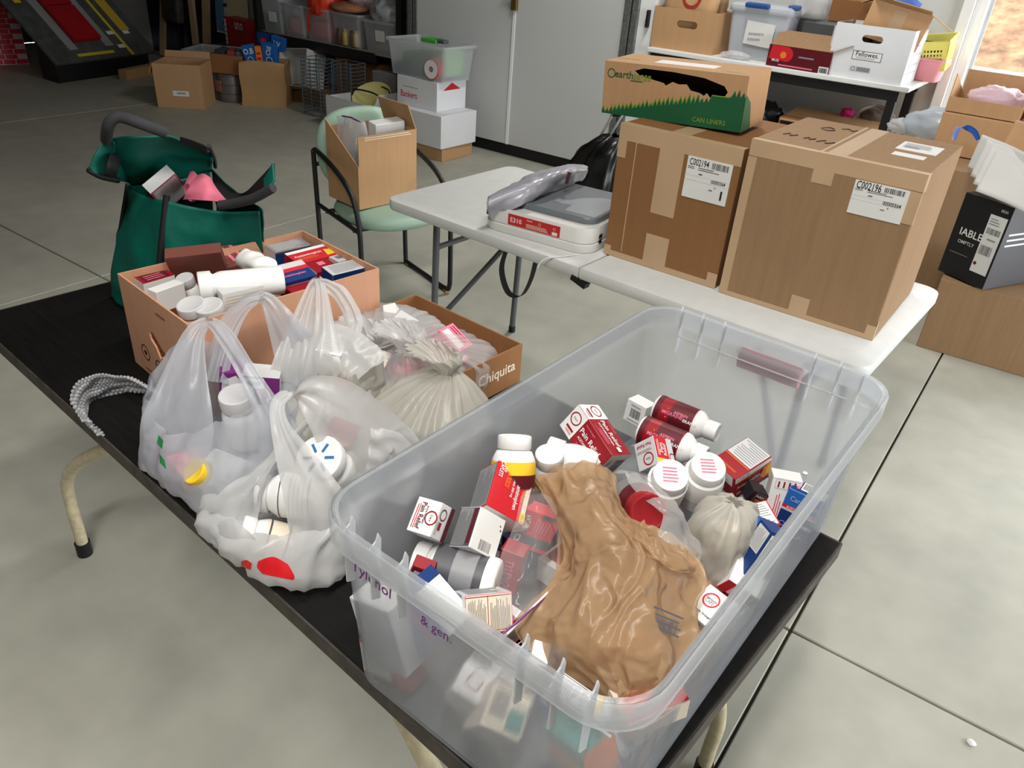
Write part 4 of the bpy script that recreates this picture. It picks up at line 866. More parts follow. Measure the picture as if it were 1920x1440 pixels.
gp('side_panel', panel(R0, B0, R1, B1, .01), seed=3); gp('back_panel', panel(B0, FL0, B1, FL1, .0), seed=4)
MB().hexa([p-V((-1.75, 1.08, .742)) for p in (FL0, FR0, R0, B0)]+[p-V((-1.75, 1.08, .734)) for p in (FL0, FR0, R0, B0)], GREENB).build('base', gt)
def gtube(name, pts, r, m=GREENB, rs=None): return MB().tube(crom([V(p)-V((-1.75, 1.08, .742)) for p in pts], 26), r, m, 8).build(name, gt, smooth=60)
gtube('piping', [FL0, mid(FL0, FL1, .5, (.004, -.004, 0)), FL1], .006); gtube('piping', [FR0, mid(FR0, FR1, .5, (.002, -.008, 0)), FR1+V((0, 0, .012))], .008)
gp('lid_flap', [[P(196, 258, 1.20), P(250, 250, 1.215), P(315, 248, 1.21), P(391, 273, 1.19)], [P(205, 300, 1.13), P(255, 298, 1.14), P(330, 288, 1.135), P(400, 296, 1.12)], [P(246, 346, 1.055), P(290, 340, 1.055), P(340, 332, 1.055), P(397, 318, 1.055)]], seed=6, ridge=.012)
gp('wing_flap', [[P(196, 258, 1.20), P(204, 262, 1.20), P(214, 268, 1.195)], [P(178, 292, 1.165), P(196, 300, 1.15), P(222, 305, 1.13)], [P(165, 318, 1.135), P(192, 330, 1.115), P(246, 344, 1.06)]], seed=7, ridge=.002)
gp('velcro_patch', [[P(207, 288, 1.168), P(216, 288, 1.163), P(226, 290, 1.155)], [P(201, 308, 1.15), P(210, 312, 1.143), P(222, 314, 1.135)], [P(196, 328, 1.125), P(206, 331, 1.118), P(217, 333, 1.108)]], GREENB, 8, .003, 0, 8, 8, 0)
gp('velcro_patch', [[P(338, 257, 1.213), P(362, 264, 1.21), P(389, 275, 1.202)], [P(339, 268, 1.195), P(362, 276, 1.193), P(389, 287, 1.185)]], GREENB, 8, .003, 0, 8, 8, 0)
gtube('edge_binding', [P(165, 318, 1.135), P(190, 331, 1.115), P(222, 338, 1.095)], .007); gtube('edge_binding', [P(391, 273, 1.19), P(401, 296, 1.12), P(404, 313, 1.075)], .005)
FOAM = mat('foam_grip', s(48, 48, 50), .8, var=.1)
gtube('handle', [P(199, 262, 1.20), P(202, 240, 1.235), P(211, 224, 1.255), P(228, 220, 1.26), P(262, 231, 1.25), P(310, 249, 1.225)], .0125, FOAM)
gp('front_flap', [[P(397, 317, 1.06), P(430, 350, 1.05), P(462, 360, 1.07), P(512, 306, 1.165)], [P(402, 350, 1.04), P(440, 367, 1.045), P(478, 366, 1.075), P(514, 328, 1.14)], [P(405, 384, 1.05), P(440, 384, 1.06), P(485, 372, 1.085), P(513, 350, 1.12)]], GREENB, 9, .004, .004)
gp('front_flap_edge', [[P(494, 338, 1.125), P(504, 322, 1.147), P(512, 306, 1.167)], [P(497, 362, 1.105), P(507, 350, 1.123), P(515, 338, 1.137)]], GREEN, 9, .005, 0, 8, 8, 0)
gtube('handle', [P(412, 385, 1.065), P(440, 381, 1.075), P(475, 372, 1.095), P(512, 352, 1.13)], .011, FOAM)
carton('purple carton at the back of the green tote', (.05, .03, .10), (-1.90, 1.09, 1.045), (.146, .824, .289), 'P', {'-y': [('l', .1, .5, .9, .9, 4, 'p'), ('r', .2, .2, .8, .4, 'B')], '+z': [('r', 0, 0, 1, 1, 'P')]})
carton('red carton leaning in the green tote', (.05, .03, .11), P(285, 346, 1.04), (.3, .8, .5), 'r', {'-y': [('r', .1, .2, .3, .9, 'O'), ('r', .6, .1, .7, .8, 'D')]})
carton('white facts carton with a pink border in the green tote', (.075, .03, .10), (-1.749, 1.028, 1.061), (.653, -.586, 1.281), 'W', {'-y': [('r', .0, .0, 1, 1, 'p'), ('r', .06, .05, .94, .95, 'W'), ('l', .1, .1, .9, .9, 11, 'g', 1)], '+y': [('r', .0, .0, 1, 1, 'p'), ('r', .06, .05, .94, .95, 'W'), ('l', .1, .1, .9, .9, 11, 'g', 1)], '+z': [('r', 0, 0, 1, 1, 'g')]})
PINK = mat('pink_felt', s(236, 122, 148), .8, var=.05)
g_ = [[P(365, 335, 1.09), P(380, 328, 1.10), P(392, 334, 1.09)], [P(352, 358, 1.075), P(388, 352, 1.095), P(410, 362, 1.075)], [P(345, 374, 1.05), P(385, 376, 1.07), P(428, 380, 1.05)]]
pk = patch('pink_cloth', g_, PINK, None, 24, 24, .002, 14, 2, solid=.006, ridge=.0); tag(pk, 'rolled pink felt cloth in the green tote', 'cloth')
rw = []
for i in range(10):
    f = i/9; c = P(362, 338, 1.085)*(1-f)+P(352, 362, 1.06)*f
    rw.append([c+V((.018*math.cos(a)*(1+.3*a/6), .005, .02*math.sin(a)*(1+.2*a/6))) for a in [j*.5 for j in range(12)]])
MB().loft(rw, PINK, closed=False).build('rolled_edge', pk, smooth=180, solid=.003)

# ---- bubble wrap
bw = ribbon('bubble_wrap', [P(172, 800, .768), P(150, 772, .770), P(158, 742, .772), P(185, 726, .772), P(222, 718, .772), P(262, 722, .772), P(292, 738, .770), P(304, 757, .768), P(298, 774, .766)], [.07, .075, .075, .068, .062, .055, .045], (.3, -.45, 1), BUBB, n=84, k=13, pleat=.006, seed=3)
tag(bw, 'curled strip of clear bubble wrap on the black table', 'bubble wrap')
bub = MB(); me = bw.data
for i in range(0, 84):
    for j in range(13):
        if (i+j) % 2: continue
        vv = me.vertices[i*13+j]; p = vv.co; n = vv.normal
        for s_ in (-1, 1):
            t = n.orthogonal().normalized(); b = n.cross(t); r = .0036; rg = []
            for rr, hh in ((1, 0), (.85, .5), (.45, .9)): rg.append([p+t*(r*rr*math.cos(PI/3*q))+b*(r*rr*math.sin(PI/3*q))+n*s_*(.003*hh) for q in range(6)])
            bub.loft(rg, BUBB, False, True)
o = bub.build('air_bubbles', bw, smooth=180); o['kind'] = 'stuff'

# ---- carrier bags
def bag(name, label, rings, m, straps=(), **kw):
    e = sack(name, rings, m, **kw); tag(e, label, 'bag', 'plastic carrier bags')
    for i, (pts, ws, side) in enumerate(straps): ribbon('bag_handle', pts, ws, side, m, e, seed=i+kw.get('seed', 0)*3, arch=.006, pleat=.006, k=13, n=50)
    return e
S1 = (.75, .45, -.1)
g1 = bag('carrier_bag', 'greyish see-through carrier bag with tall handles and a yellow lid inside',
    [(-1.085, .655, .745, .10, .07), (-1.085, .66, .762, .145, .10), (-1.09, .668, .80, .15, .11), (-1.10, .685, .85, .142, .108), (-1.11, .70, .895, .132, .10)], BAGG,
    ((( P(325, 850, .80), P(332, 790, .86), P(345, 705, .925), P(364, 628, .985), P(392, 604, 1.0), P(424, 632, .985), P(468, 705, .935), P(515, 790, .875), P(535, 840, .83)), (.13, .13, .085, .04, .026, .03, .035, .06, .10), (.8, .5, 0)),
     ((P(400, 715, .88), P(425, 622, .955), P(460, 571, 1.0), P(495, 560, 1.01), P(523, 596, .98), P(560, 665, .915), P(592, 725, .865), P(600, 770, .82)), (.05, .045, .032, .03, .055, .10, .14, .15), (.8, .5, 0))),
    seed=1, top=.045, topk=2, topph=.5, pleat=.014, crump=.008, pk=2.6)
tp = P(442, 738, .885); btl('white bottle with a textured lid standing in the greyish bag', tp, (.05, -.15, 1), .12, .036, capr=.033, caph=.03, cap='g', group='bottles in the carrier bags')
carton('purple-fronted carton in the greyish bag by the peach box', (.05, .05, .06), P(438, 712, .865), (0, .1, .9), 'P', {'-y': [('p', [(.05, .1), (.6, .05), (.95, .5), (.6, .9), (.1, .7)], 'W'), ('r', .3, .4, .7, .55, 'c')], '+z': [('r', 0, 0, 1, 1, 'P')], '+x': [('r', 0, 0, 1, .4, 'W')]})
carton('purple and white carton beside the textured bottle', (.07, .05, .05), P(492, 716, .87), (0, .1, .75), 'P', {'-y': [('r', .05, .5, .6, .95, 'W'), ('r', .15, .6, .5, .8, 'c'), ('l', .1, .1, .9, .4, 3, 'p')], '+z': [('r', 0, 0, 1, 1, 'g')], '+x': [('r', 0, 0, 1, 1, 'W'), ('b', .5, .3, .8, .7, 'k')]})
_t = BVHTree.FromPolygons([v.co for v in g1.data.vertices], [tuple(p.vertices) for p in g1.data.polygons]); _d = ray(362, 882).normalized(); _h = _t.ray_cast(CAM, _d)[0]
tp = (_h if _h is not None else P(360, 882, .8))+_d*.004; btl('yellow-lidded bottle at the bottom of the greyish bag', tp, (-.1, -.65, .7), .09, .026, cap='Y', capr=.024, group='bottles in the carrier bags')
carton('pink-edged carton at the bottom of the greyish bag', (.07, .05, .04), V((-1.10, .60, .775)), (0, 0, -.2), 'p', {'-y': [('r', .5, 0, 1, 1, 'P')]})
carton('grey carton low in the greyish bag', (.09, .05, .05), P(430, 890, .785), (0, .2, .4), 'g', {})
stick('green_print', g1, [[(297, 815), (306, 826)], [(294, 832), (304, 842)]], ink((40, 130, 70)))
stick('green_print', g1, [[(298, 850), (308, 862)], [(300, 868), (312, 880)]], ink((40, 130, 70)))
g2 = bag('carrier_bag', 'white carrier bag with red print hanging over the table edge',
    [(-.855, .610, .745, .10, .06), (-.86, .605, .758, .145, .085), (-.86, .612, .79, .15, .095), (-.845, .64, .825, .132, .10), (-.825, .67, .85, .115, .095)], BAGW,
    (((P(620, 1030, .79), P(608, 980, .84), P(572, 900, .905), P(528, 806, .965), P(522, 752, .985), P(562, 734, .99), P(628, 768, .965), P(690, 835, .90), P(712, 880, .85), P(700, 930, .80)), (.10, .11, .075, .032, .024, .045, .11, .15, .15, .12), (.6, .6, .2)),
     ((P(425, 985, .795), P(470, 912, .86), P(515, 855, .90), P(556, 803, .935), P(586, 772, .955)), (.09, .06, .035, .022, .02), (.5, .5, .6)),
     ((P(690, 845, .90), P(735, 850, .89), P(745, 900, .84)), (.08, .1, .08), (.4, .7, .2))),
    seed=5, top=.06, topk=1, topph=-.75, pleat=.013, crump=.008, pk=2.8)
stick('red_print', g2, [[(484, 1052), (512, 1044), (540, 1058)], [(482, 1064), (515, 1064), (552, 1080)], [(492, 1076), (520, 1082), (550, 1088)]], ink((214, 30, 36)), 14)
stick('red_print', g2, [[(452, 1053), (462, 1050), (472, 1056)], [(452, 1062), (462, 1066), (470, 1068)]], ink((214, 30, 36)))
patch('bag_lip', [[P(405, 985, .80), P(440, 972, .83), P(470, 1005, .82)], [P(398, 1012, .775), P(445, 1020, .80), P(500, 1035, .80)], [P(420, 1035, .76), P(470, 1055, .765), P(530, 1070, .765)]], BAGW, g2, 30, 24, .004, 18, 3, ridge=.006, rf=14)
bs = P(575, 930, .835); tp = P(485, 925, .835); o = btl('white jar with printed label lying in the red-print bag', tp, tp-bs, .125, .037, capr=.032, cap='g', group='bottles in the carrier bags', bands=((.3, .85, 'W'), (.34, .355, 'k'), (.43, .44, 'G'), (.5, .51, 'G'), (.57, .58, 'G'), (.64, .65, 'G'), (.8, .815, 'k')))
tp = P(450, 996, .80); btl('white jar with grey bands at the mouth of the red-print bag', tp, (-.6, -.55, .3), .10, .03, capr=.027, group='bottles in the carrier bags', bands=((.25, .8, 'C'), (.7, .74, 'k'), (.3, .34, 'k')))
tp = P(597, 858, .895); o = btl('white jar with a blue spark on its lid', tp, (.15, -.55, .75), .10, .044, capr=.041, caph=.022, group='bottles in the carrier bags')
sp = MB(); 
for i in range(6):
    a = PI/3*i+.3; d = V((math.cos(a), math.sin(a), 0)); c_ = d*.019; sp.cbox(c_+V((0, 0, .1004)), (.016, .0045, .0008), ink((40, 110, 160)), (0, 0, a))
sp.build('printed_spark', o)
carton('red carton deep in the red-print bag', (.05, .06, .08), P(632, 838, .865), (.2, .3, .5), 'R', {'-y': [('r', .2, .2, .8, .8, 'r')]})
g3 = bag('carrier_bag', 'white carrier bag with upright handles against the peach box',
    [(-1.085, .93, .745, .10, .08), (-1.08, .93, .77, .125, .10), (-1.08, .935, .82, .122, .10), (-1.085, .945, .87, .10, .09), (-1.095, .955, .90, .085, .075)], BAGW,
    (((P(545, 720, .87), P(550, 675, .915), P(562, 610, .965), P(582, 545, 1.01), P(594, 524, 1.025), P(602, 548, 1.01), P(605, 620, .96), P(600, 680, .915), P(598, 730, .86)), (.09, .075, .045, .022, .018, .025, .05, .085, .11), (.8, .5, 0)),
     ((P(602, 530, 1.02), P(632, 546, 1.01), P(658, 585, .98), P(664, 618, .955), P(640, 648, .93)), (.02, .03, .035, .035, .05), (.6, .5, .4)),
     ((P(610, 615, .95), P(650, 650, .935), P(690, 700, .90)), (.03, .08, .10), (.5, .6, .3))), seed=9, top=.03, topk=2, topph=.4, pleat=.012, crump=.008)
carton('white carton showing grey print in the upright-handled bag', (.05, .06, .06), P(620, 665, .91), (.2, .2, .6), 'W', {'-y': [('l', .1, .1, .9, .9, 6, 'G')], '+z': [('l', .1, .1, .9, .9, 6, 'G')], '+x': [('r', .6, 0, 1, 1, 'R')]})
tp = P(640, 640, .93); btl('white bottle in the upright-handled bag', tp, (.1, -.2, 1), .11, .033, group='bottles in the carrier bags')
g4 = blob('carrier_bag', P(645, 700, .855), (.085, .08, .075), BAGC, None, .12, 2, 3, nu=56, nv=40, ridge=.07, rf=2.4); tag(g4, 'lumpy white bag with a red bow print between the standing bags', 'bag', 'plastic carrier bags')
for dx in (-10, 8): 
    stick('red_print', g4, [[(642+dx-9, 708), (642+dx+7, 710)], [(642+dx-7, 722), (642+dx+9, 722)]], ink((220, 45, 40)))
carton('peach carton inside the lumpy white bag', (.07, .06, .07), P(690, 690, .85), (.2, .3, .5), 'p', {'-y': [('r', .1, .5, .9, .9, 'O')], '+z': [('r', 0, 0, 1, 1, 'C')]})
g4b = bag('carrier_bag', 'flat-lying white bag corner in front of the cream knotted bag', [(-.955, .80, .745, .08, .07), (-.955, .80, .765, .11, .09), (-.96, .81, .82, .10, .085), (-.965, .82, .875, .06, .05), (-.965, .825, .905, .035, .03)], BAGC, seed=12, pleat=.014, crump=.01, toprag=.03)
# shallow brown tray carton and the knotted bags around it
ty = open_box('cardboard_tray', 'shallow brown carton with white script behind the frosted tub', .36, .30, .10, (-1.06, 1.185, MZ), math.radians(-5), CARD4, t=.004, group='open cardboard boxes')
deco(ty, (.36, .30, .10), {'+x': [('t', .72, .5, .035, 'Chiquita', 'C', 0, .13)]}, (0, 0, .05))
def knot(name, label, c, r, top, m, seed, flare=.03, **kw):
    c = V(c); t = V(top); z0 = c.z-r[2]
    rg = [(c.x, c.y, z0, r[0]*.7, r[1]*.7), (c.x, c.y, z0+r[2]*.25, r[0]*.95, r[1]*.95), (c.x, c.y, c.z, r[0], r[1]), (c.x*.6+t.x*.4, c.y*.6+t.y*.4, c.z*.45+t.z*.55, r[0]*.62, r[1]*.62), (t.x, t.y, t.z-.008, .018, .018), (t.x, t.y, t.z, .010, .010), (t.x-.01, t.y, t.z+.02, flare, flare*.7), (t.x-.025, t.y-.01, t.z+.035, flare*1.3, flare)]
    o = sack(name, rg, m, seed=seed, pleat=.012, crump=.006, pk=3.4, nu=96, nv=60, **kw); return tag(o, label, 'bag', 'plastic carrier bags')
knot('carrier_bag', 'white knotted bag with rolled folds nearest the folding table', P(735, 612, .835), (.115, .10, .09), P(690, 640, .90), BAGW, 21, .03)
knot('carrier_bag', 'see-through knotted bag of pink packets beside the brown tray', P(828, 660, .83), (.105, .10, .085), P(768, 648, .905), film('pinkish_bag', (.86, .85, .85), .55, .4, .2, .6, 18), 22, .03)
knot('carrier_bag', 'small knotted bag with red packets in front of the pink one', P(770, 705, .815), (.085, .08, .075), P(763, 652, .90), film('pinkish_bag', (1, 1, 1)), 25, .025)
knot('carrier_bag', 'cream knotted bag pleated towards its knot beside the frosted tub', P(805, 765, .82), (.105, .10, .08), P(836, 692, .90), BAGC, 23, .03)
for i, (x, y, z, c) in enumerate(((850, 640, .85, 'p'), (815, 645, .83, 'r'), (845, 670, .82, 'p'), (800, 665, .82, 'W'), (775, 700, .82, 'r'), (790, 690, .83, 'p'), (755, 715, .81, 'p'), (740, 600, .84, 'W'), (760, 615, .84, 'g'))):
    carton('%s packet showing through a knotted bag%s' % (('pale', 'bright', 'thin', 'white', 'round-edged', 'upper', 'lower', 'flat white', 'grey')[i], (', beside the tray', ' of pink packets', ' under the pink one', ' edge', ' in front', ' near the knot', ' base', ' with rolled folds', ' with folded top')[i]),
           (.07, .05, .03), P(x, y, z), (.3*i, .5-.2*i, .7*i), c, {'+z': [('r', .1, .1, .9, .5, 'W'), ('l', .1, .6, .9, .9, 2, 'R')]}, group='packets in the knotted bags', name='medicine_packet')

# ================================================================= things on the work table by the wall
def item(mb, name, label, cat, loc=(0, 0, 0), rot=(0, 0, 0), group=None, **kw):
    o = mb.build(name, **kw); o.location = loc; o.rotation_euler = rot; return tag(o, label, cat, group)
ZS = 1.0
fb = open_box('file_box', 'brown cardboard file box with a hand hole on the work table', .46, .30, .255, (-2.41, 5.46, ZS), 0.0, CARD2, holes={'-y': [stad(.02, .165, .15, .045)]}, group='boxes on the work table')
pb = sack('paper_bag', [(-2.42, 5.47, ZS+.01, .17, .11), (-2.42, 5.47, ZS+.2, .18, .12), (-2.42, 5.47, ZS+.36, .19, .11), (-2.4, 5.47, ZS+.5, .18, .07)], mat('kraft_paper', s(190, 152, 110), .8, var=.1, bump=.4, bscale=12), nu=48, nv=20, seed=2, pleat=.01, sq=5); tag(pb, 'crumpled kraft paper bag with red print in the file box', 'bag')
MB().lathe([(.05, 0), (.05, .004), (.07, .004), (.07, 0)], ink((170, 60, 50)), 24, Matrix.Translation((-2.4, 5.345, ZS+.33)) @ Matrix.Rotation(PI/2, 4, 'X'), c0=False, c1=False).build('printed_logo', pb)
def tote(name, label, W, D, H, loc, rot, m, lidm=None, t=.003, taper=.9, parent=None, group='clear storage totes'):
    e = empty(name, loc, (0, 0, rot), label, 'storage tub', group)
    prof = [(.5*taper, 0), (.5, H), (.53, H), (.53, H-.02)]
    MB().loft([[V((x*2*k*1, y*2*k, z)) for x, y in rrect(W, D, .03, 4)] for k, z in prof], m, True, False).build('tub_wall', e, smooth=40, solid=t)
    if lidm:
        MB().loft([[V((x*k, y*k, z)) for x, y in rrect(W*1.06, D*1.06, .03, 4)] for k, z in ((1, H), (1.0, H+.015), (.9, H+.03))], lidm, True, True).build('lid', e, smooth=40)
    return e
HAZE = film('hazy_tote', (.80, .83, .88), .30, .4, .25, 0); HAZ2 = film('clear_tote', (.85, .87, .9), .68, .4, .2, 0)
tt = tote('storage_tote', 'hazy clear tote with a blue handle and paper sign on the work table', .40, .34, .30, (-1.93, 5.55, ZS), 0, HAZE, HAZE)
MB().cbox((-.02, -.19, .325), (.16, .04, .03), ink((40, 80, 140)), (.2, 0, 0)).build('handle', tt, bevel=.01); MB().cbox((.19, -.1, .33), (.06, .1, .03), ink((40, 80, 140))).build('handle', tt, bevel=.01)
sg = MB().cbox((.02, -.172, .16), (.19, .002, .14), PAPERW, (.05, .06, 0)).build('paper_sign', tt)
deco(sg, (.19, .002, .14), {'-y': [('t', .55, .8, .026, 'TISSUES', 'k', 3, .12), ('t', .4, .5, .018, 'sweaters', 'G', 3, .10), ('t', .35, .28, .018, 'scissors', 'G', 3, .09)]}, (.02, 0, .16)).location = (0, -.172, 0)
item(MB().box((-.13, -.15, 0), (.13, .15, .10), mat('dark_felt', s(70, 66, 62), .8)), 'fabric_bundle', 'grey cloth bundle inside the hazy tote', 'cloth', (-1.93, 5.55, ZS+.005), bevel=.03)
o = blob('plastic_bag', (-1.66, 5.50, ZS+.06), (.11, .08, .055), film('crinkled_clear', (.85, .86, .87), .4, .4, .15, .6, 14), None, .2, 2, 4, ridge=.1, rf=2.5); tag(o, 'small crumpled clear bag on the work table between tote and mug box', 'bag')
o = blob('plastic_bag', (-2.02, 5.33, ZS+.025), (.09, .05, .022), film('crinkled_clear', (1, 1, 1)), None, .2, 2, 6, ridge=.1, rf=2.5); tag(o, 'flat clear bag in front of the hazy tote', 'bag')
# dark crate behind, white bag on it, black bag
item(MB().box((-.24, -.14, 0), (.24, .14, .27), mat('smoke_plastic', s(92, 94, 96), .35)), 'plastic_crate', 'smoky grey plastic crate behind the mug box', 'crate', (-1.50, 5.70, ZS), bevel=.02)
o = sack('plastic_bag', [(-1.68, 5.62, 1.275, .08, .06), (-1.68, 5.62, 1.31, .11, .08), (-1.67, 5.62, 1.40, .10, .07), (-1.66, 5.62, 1.47, .05, .04)], BAGW, nu=48, nv=24, seed=3); tag(o, 'white plastic bag on the smoky crate', 'bag')
o = ribbon('bag_tail', [(-1.70, 5.56, 1.36), (-1.76, 5.52, 1.26), (-1.79, 5.50, 1.20)], [.08, .05, .02], (1, 0, .2), BAGW, o)
cm = closed_box('shoe_box', 'brown carton on the smoky crate behind the mugs', (.26, .2, .13), (-1.44, 5.70, 1.272), .1, CARD4, group='boxes on the work table')
o = blob('dustbin_bag', (-1.22, 5.72, 1.20), (.12, .11, .2), mat('black_film', s(14, 14, 15), .3, bump=.6, bscale=20), None, .15, 2, 8, ridge=.08, rf=3); tag(o, 'black plastic bag stuffed behind the white file box', 'bag')
# mug box
mg = open_box('mug_box', 'open maroon-printed box picturing red mugs on the work table', .40, .26, .125, (-1.585, 5.40, ZS), math.radians(-2), CARD, t=.004, flaps=(('-y', -58, .15), ('+x', 65, .12)), group='boxes on the work table')
deco(mg, (.40, .26, .125), {'-y': [('r', 0, 0, 1, 1, 'D'), ('d', .3, .62, .042, 'r'), ('d', .3, .62, .022, 'D'), ('p', [(.02, .35), (.28, .3), (.4, .6), (.32, .98), (.05, .98)], 'r'), ('d', .25, .58, .02, 'O'), ('r', .5, .55, .74, .62, 'G'), ('r', .2, .08, .75, .14, 'p'), ('t', .14, .3, .016, 'MUG', 'W', 0, .05)],
                            '+x': [('r', 0, 0, 1, 1, 'D'), ('d', .5, .45, .04, 'C'), ('d', .5, .5, .03, 'T')]}, (0, 0, .0625))
MB().cbox((.17, -.135, .02), (.06, .004, .04), PAPERW, (0, 0, 0)).build('barcode_sticker', mg)
deco(mg, (.06, .004, .04), {'-y': [('b', .1, .15, .9, .85, 'K')]}, (.17, -.136, .02), 'barcode')
for i, x in enumerate((-.1, .02, .13)):
    o = MB().lathe([(.035, 0), (.04, .01), (.042, .095), (.038, .095), (.036, .012)], ink((200, 70, 60)), 20).build('mug', smooth=40); o.location = (-1.585+x*.9, 5.42, ZS+.005); tag(o, ('red mug in the open printed box, first from the tote', 'red mug in the middle of the printed box', 'red mug in the printed box next to the white file box')[i], 'mug', 'mugs in the box')
    MB().tube([(.04, 0, .08), (.06, 0, .075), (.065, 0, .05), (.055, 0, .03), (.04, 0, .025)], .005, ink((200, 70, 60)), 6).build('handle', o)
o = MB().lathe([(.018, 0), (.018, .27), (.015, .27), (.015, .01)], mat('white_card_tube', s(225, 218, 215), .6), 16).build('card_tube', smooth=40); o.location = (-1.418, 5.33, ZS); tag(o, 'white cardboard tube standing beside the white file box', 'tube')
# bankers box
bk = open_box('file_box', 'white cardboard file box with printed panel on the work table', .45, .33, .295, (-1.185, 5.44, ZS), math.radians(-1), mat('white_board', s(226, 228, 232), .6, var=.03), t=.004, holes={'-y': [stad(-.0, .225, .12, .04)]}, group='boxes on the work table')
deco(bk, (.45, .33, .295), {'-y': [('r', .30, .36, .68, .53, 'K'), ('r', .308, .37, .672, .52, 'W'), ('t', .49, .475, .026, 'Fellowes.', 'K', 0, .14), ('l', .35, .385, .63, .42, 2, 'G'), ('r', .31, .14, .58, .24, 'g'), ('r', .40, .15, .57, .23, 'G'), ('o', .355, .19, .012, 'K')], '+x': [('r', .15, .8, .85, .803, 'G'), ('r', .1, .55, .9, .556, 'k'), ('r', .1, .35, .9, .356, 'k'), ('r', .1, .2, .9, .206, 'k'), ('r', .45, .7, .65, .72, 'G')]}, (0, 0, .1475))
ob = open_box('cardboard_box', 'tilted open brown box sitting in the white file box', .34, .26, .20, (-1.14, 5.47, ZS+.20), (math.radians(-3), math.radians(10), math.radians(8)), CARD2, flaps=(('-y', 70, .06), ('+x', 110, .14), ('-x', 120, .07)), group='open cardboard boxes')
plate(ob, 'packing_tape', (.34, .26, .20), '-y', .4, .35, .62, .9, .0008, TAPE, (0, 0, .1))
o = blob('blue_cloth', (-1.13, 5.47, ZS+.41), (.11, .09, .05), mat('blue_fabric', s(70, 100, 170), .7), None, .15, 2, 1); tag(o, 'blue fabric bundle in the tilted brown box', 'cloth')
# pink tub and yellow basket
PKP = mat('pink_plastic', s(244, 165, 178), .35, var=.02); YLP = mat('yellow_plastic', s(236, 228, 120), .4, var=.02)
pk2 = empty('plastic_basin', (-.915, 5.72, ZS), label='pink plastic basin at the end of the work table', cat='basin')
MB().loft([[V((x*k, y*k, z)) for x, y in rrect(.2, .22, .04, 4)] for k, z in ((.72, 0), (.78, .004), (.98, .115), (1.06, .12), (1.06, .135))], PKP, True, False).build('basin_wall', pk2, smooth=40, solid=.003)
yb = empty('basket', (-.905, 5.73, ZS+.07), (math.radians(8), math.radians(-10), 0), 'yellow slotted plastic basket stacked in the pink basin', 'basket')
for k, (a, wd, off) in {'-y': (0, .21, .22), '+x': (PI/2, .22, .21), '+y': (PI, .21, .22), '-x': (-PI/2, .22, .21)}.items():
    hs = []
    for i in range(9):
        for j in range(4): hs.append([(-.08+i*.018, .04+j*.024), (-.07+i*.018, .04+j*.024), (-.07+i*.018, .053+j*.024), (-.08+i*.018, .053+j*.024)])
    M = Matrix.Rotation(a, 4, 'Z') @ Matrix.Translation((0, -off/2+.01, 0)) @ Matrix.Rotation(math.radians(6), 4, 'X')
    MB().slab([(-wd/2+.01, 0), (wd/2-.01, 0), (wd/2, .17), (-wd/2, .17)], hs, .003, YLP, M).build('slotted_side', yb)
MB().tube([(-.11, -.122, .172), (.11, -.122, .172), (.113, .122, .172), (-.113, .122, .172), (-.11, -.122, .172)], .006, YLP, 6).build('rim', yb); MB().box((-.1, -.1, 0), (.1, .1, .003), YLP).build('base', yb)
item(MB().box((-.09, -.08, 0), (.07, .08, .05), mat('teal_cloth', s(20, 84, 84), .8)), 'folded_cloth', 'dark teal cloth folded in the yellow basket', 'cloth', (-.93, 5.73, ZS+.165), bevel=.015)

# ================================================================= under the work table
cbx = closed_box('cardboard_box', 'brown carton lettered POPS below the work table', (.60, .42, .70), (-1.35, 5.55, 0), .05, CARD4, group='boxes under the work table')
deco(cbx, (.60, .42, .70), {'-y': [('r', .02, .80, .98, .97, 'K'), ('t', .3, .885, .06, 'POPS', 'T', 0, .22)]}, (0, 0, .35))
MB().box((-.29, -.2, .70), (.29, .22, .706), CARD2).build('lid_flap', cbx).rotation_euler = (.06, 0, 0)
o = blob('dustbin_bag', (-1.80, 5.5, .62), (.13, .13, .12), mat('black_film', s(14, 14, 15)), None, .2, 2, 3, ridge=.1, rf=3); tag(o, 'black plastic bag beside the lettered carton', 'bag')
closed_box('cardboard_box', 'plain brown carton under the black bag below the work table', (.3, .36, .51), (-1.82, 5.52, 0), 0, CARD4, group='boxes under the work table')
item(MB().box((-.27, -.2, 0), (.27, .2, .84), mat('blue_grey_plastic', s(122, 128, 142), .4)), 'storage_bin', 'blue-grey plastic bin below the work table', 'bin', (-2.28, 5.56, 0), bevel=.02)
bag_o = blob('handbag', P(1638, 222, .72), (.09, .07, .06), mat('dark_taupe', s(120, 108, 100), .7), None, .12, 2, 7); tag(bag_o, 'taupe bag with looped handles on the lettered carton', 'bag')
for dy in (-.03, .03): MB().tube(crom([bag_o.location+P(1600, 222, .74)+V((0, dy, 0)), P(1615, 205, .80)+V((0, dy, 0)), P(1640, 198, .82)+V((0, dy, 0)), P(1665, 208, .80)+V((0, dy, 0)), P(1675, 222, .75)+V((0, dy, 0))], 16), .008, mat('dark_taupe', (1, 1, 1)), 6).build('handle', bag_o, smooth=60)
o = blob('pink_fabric', P(1590, 213, .73), (.05, .05, .035), ink((215, 40, 130)), None, .2, 2, 9); tag(o, 'magenta cloth scrap on the lettered carton', 'cloth')
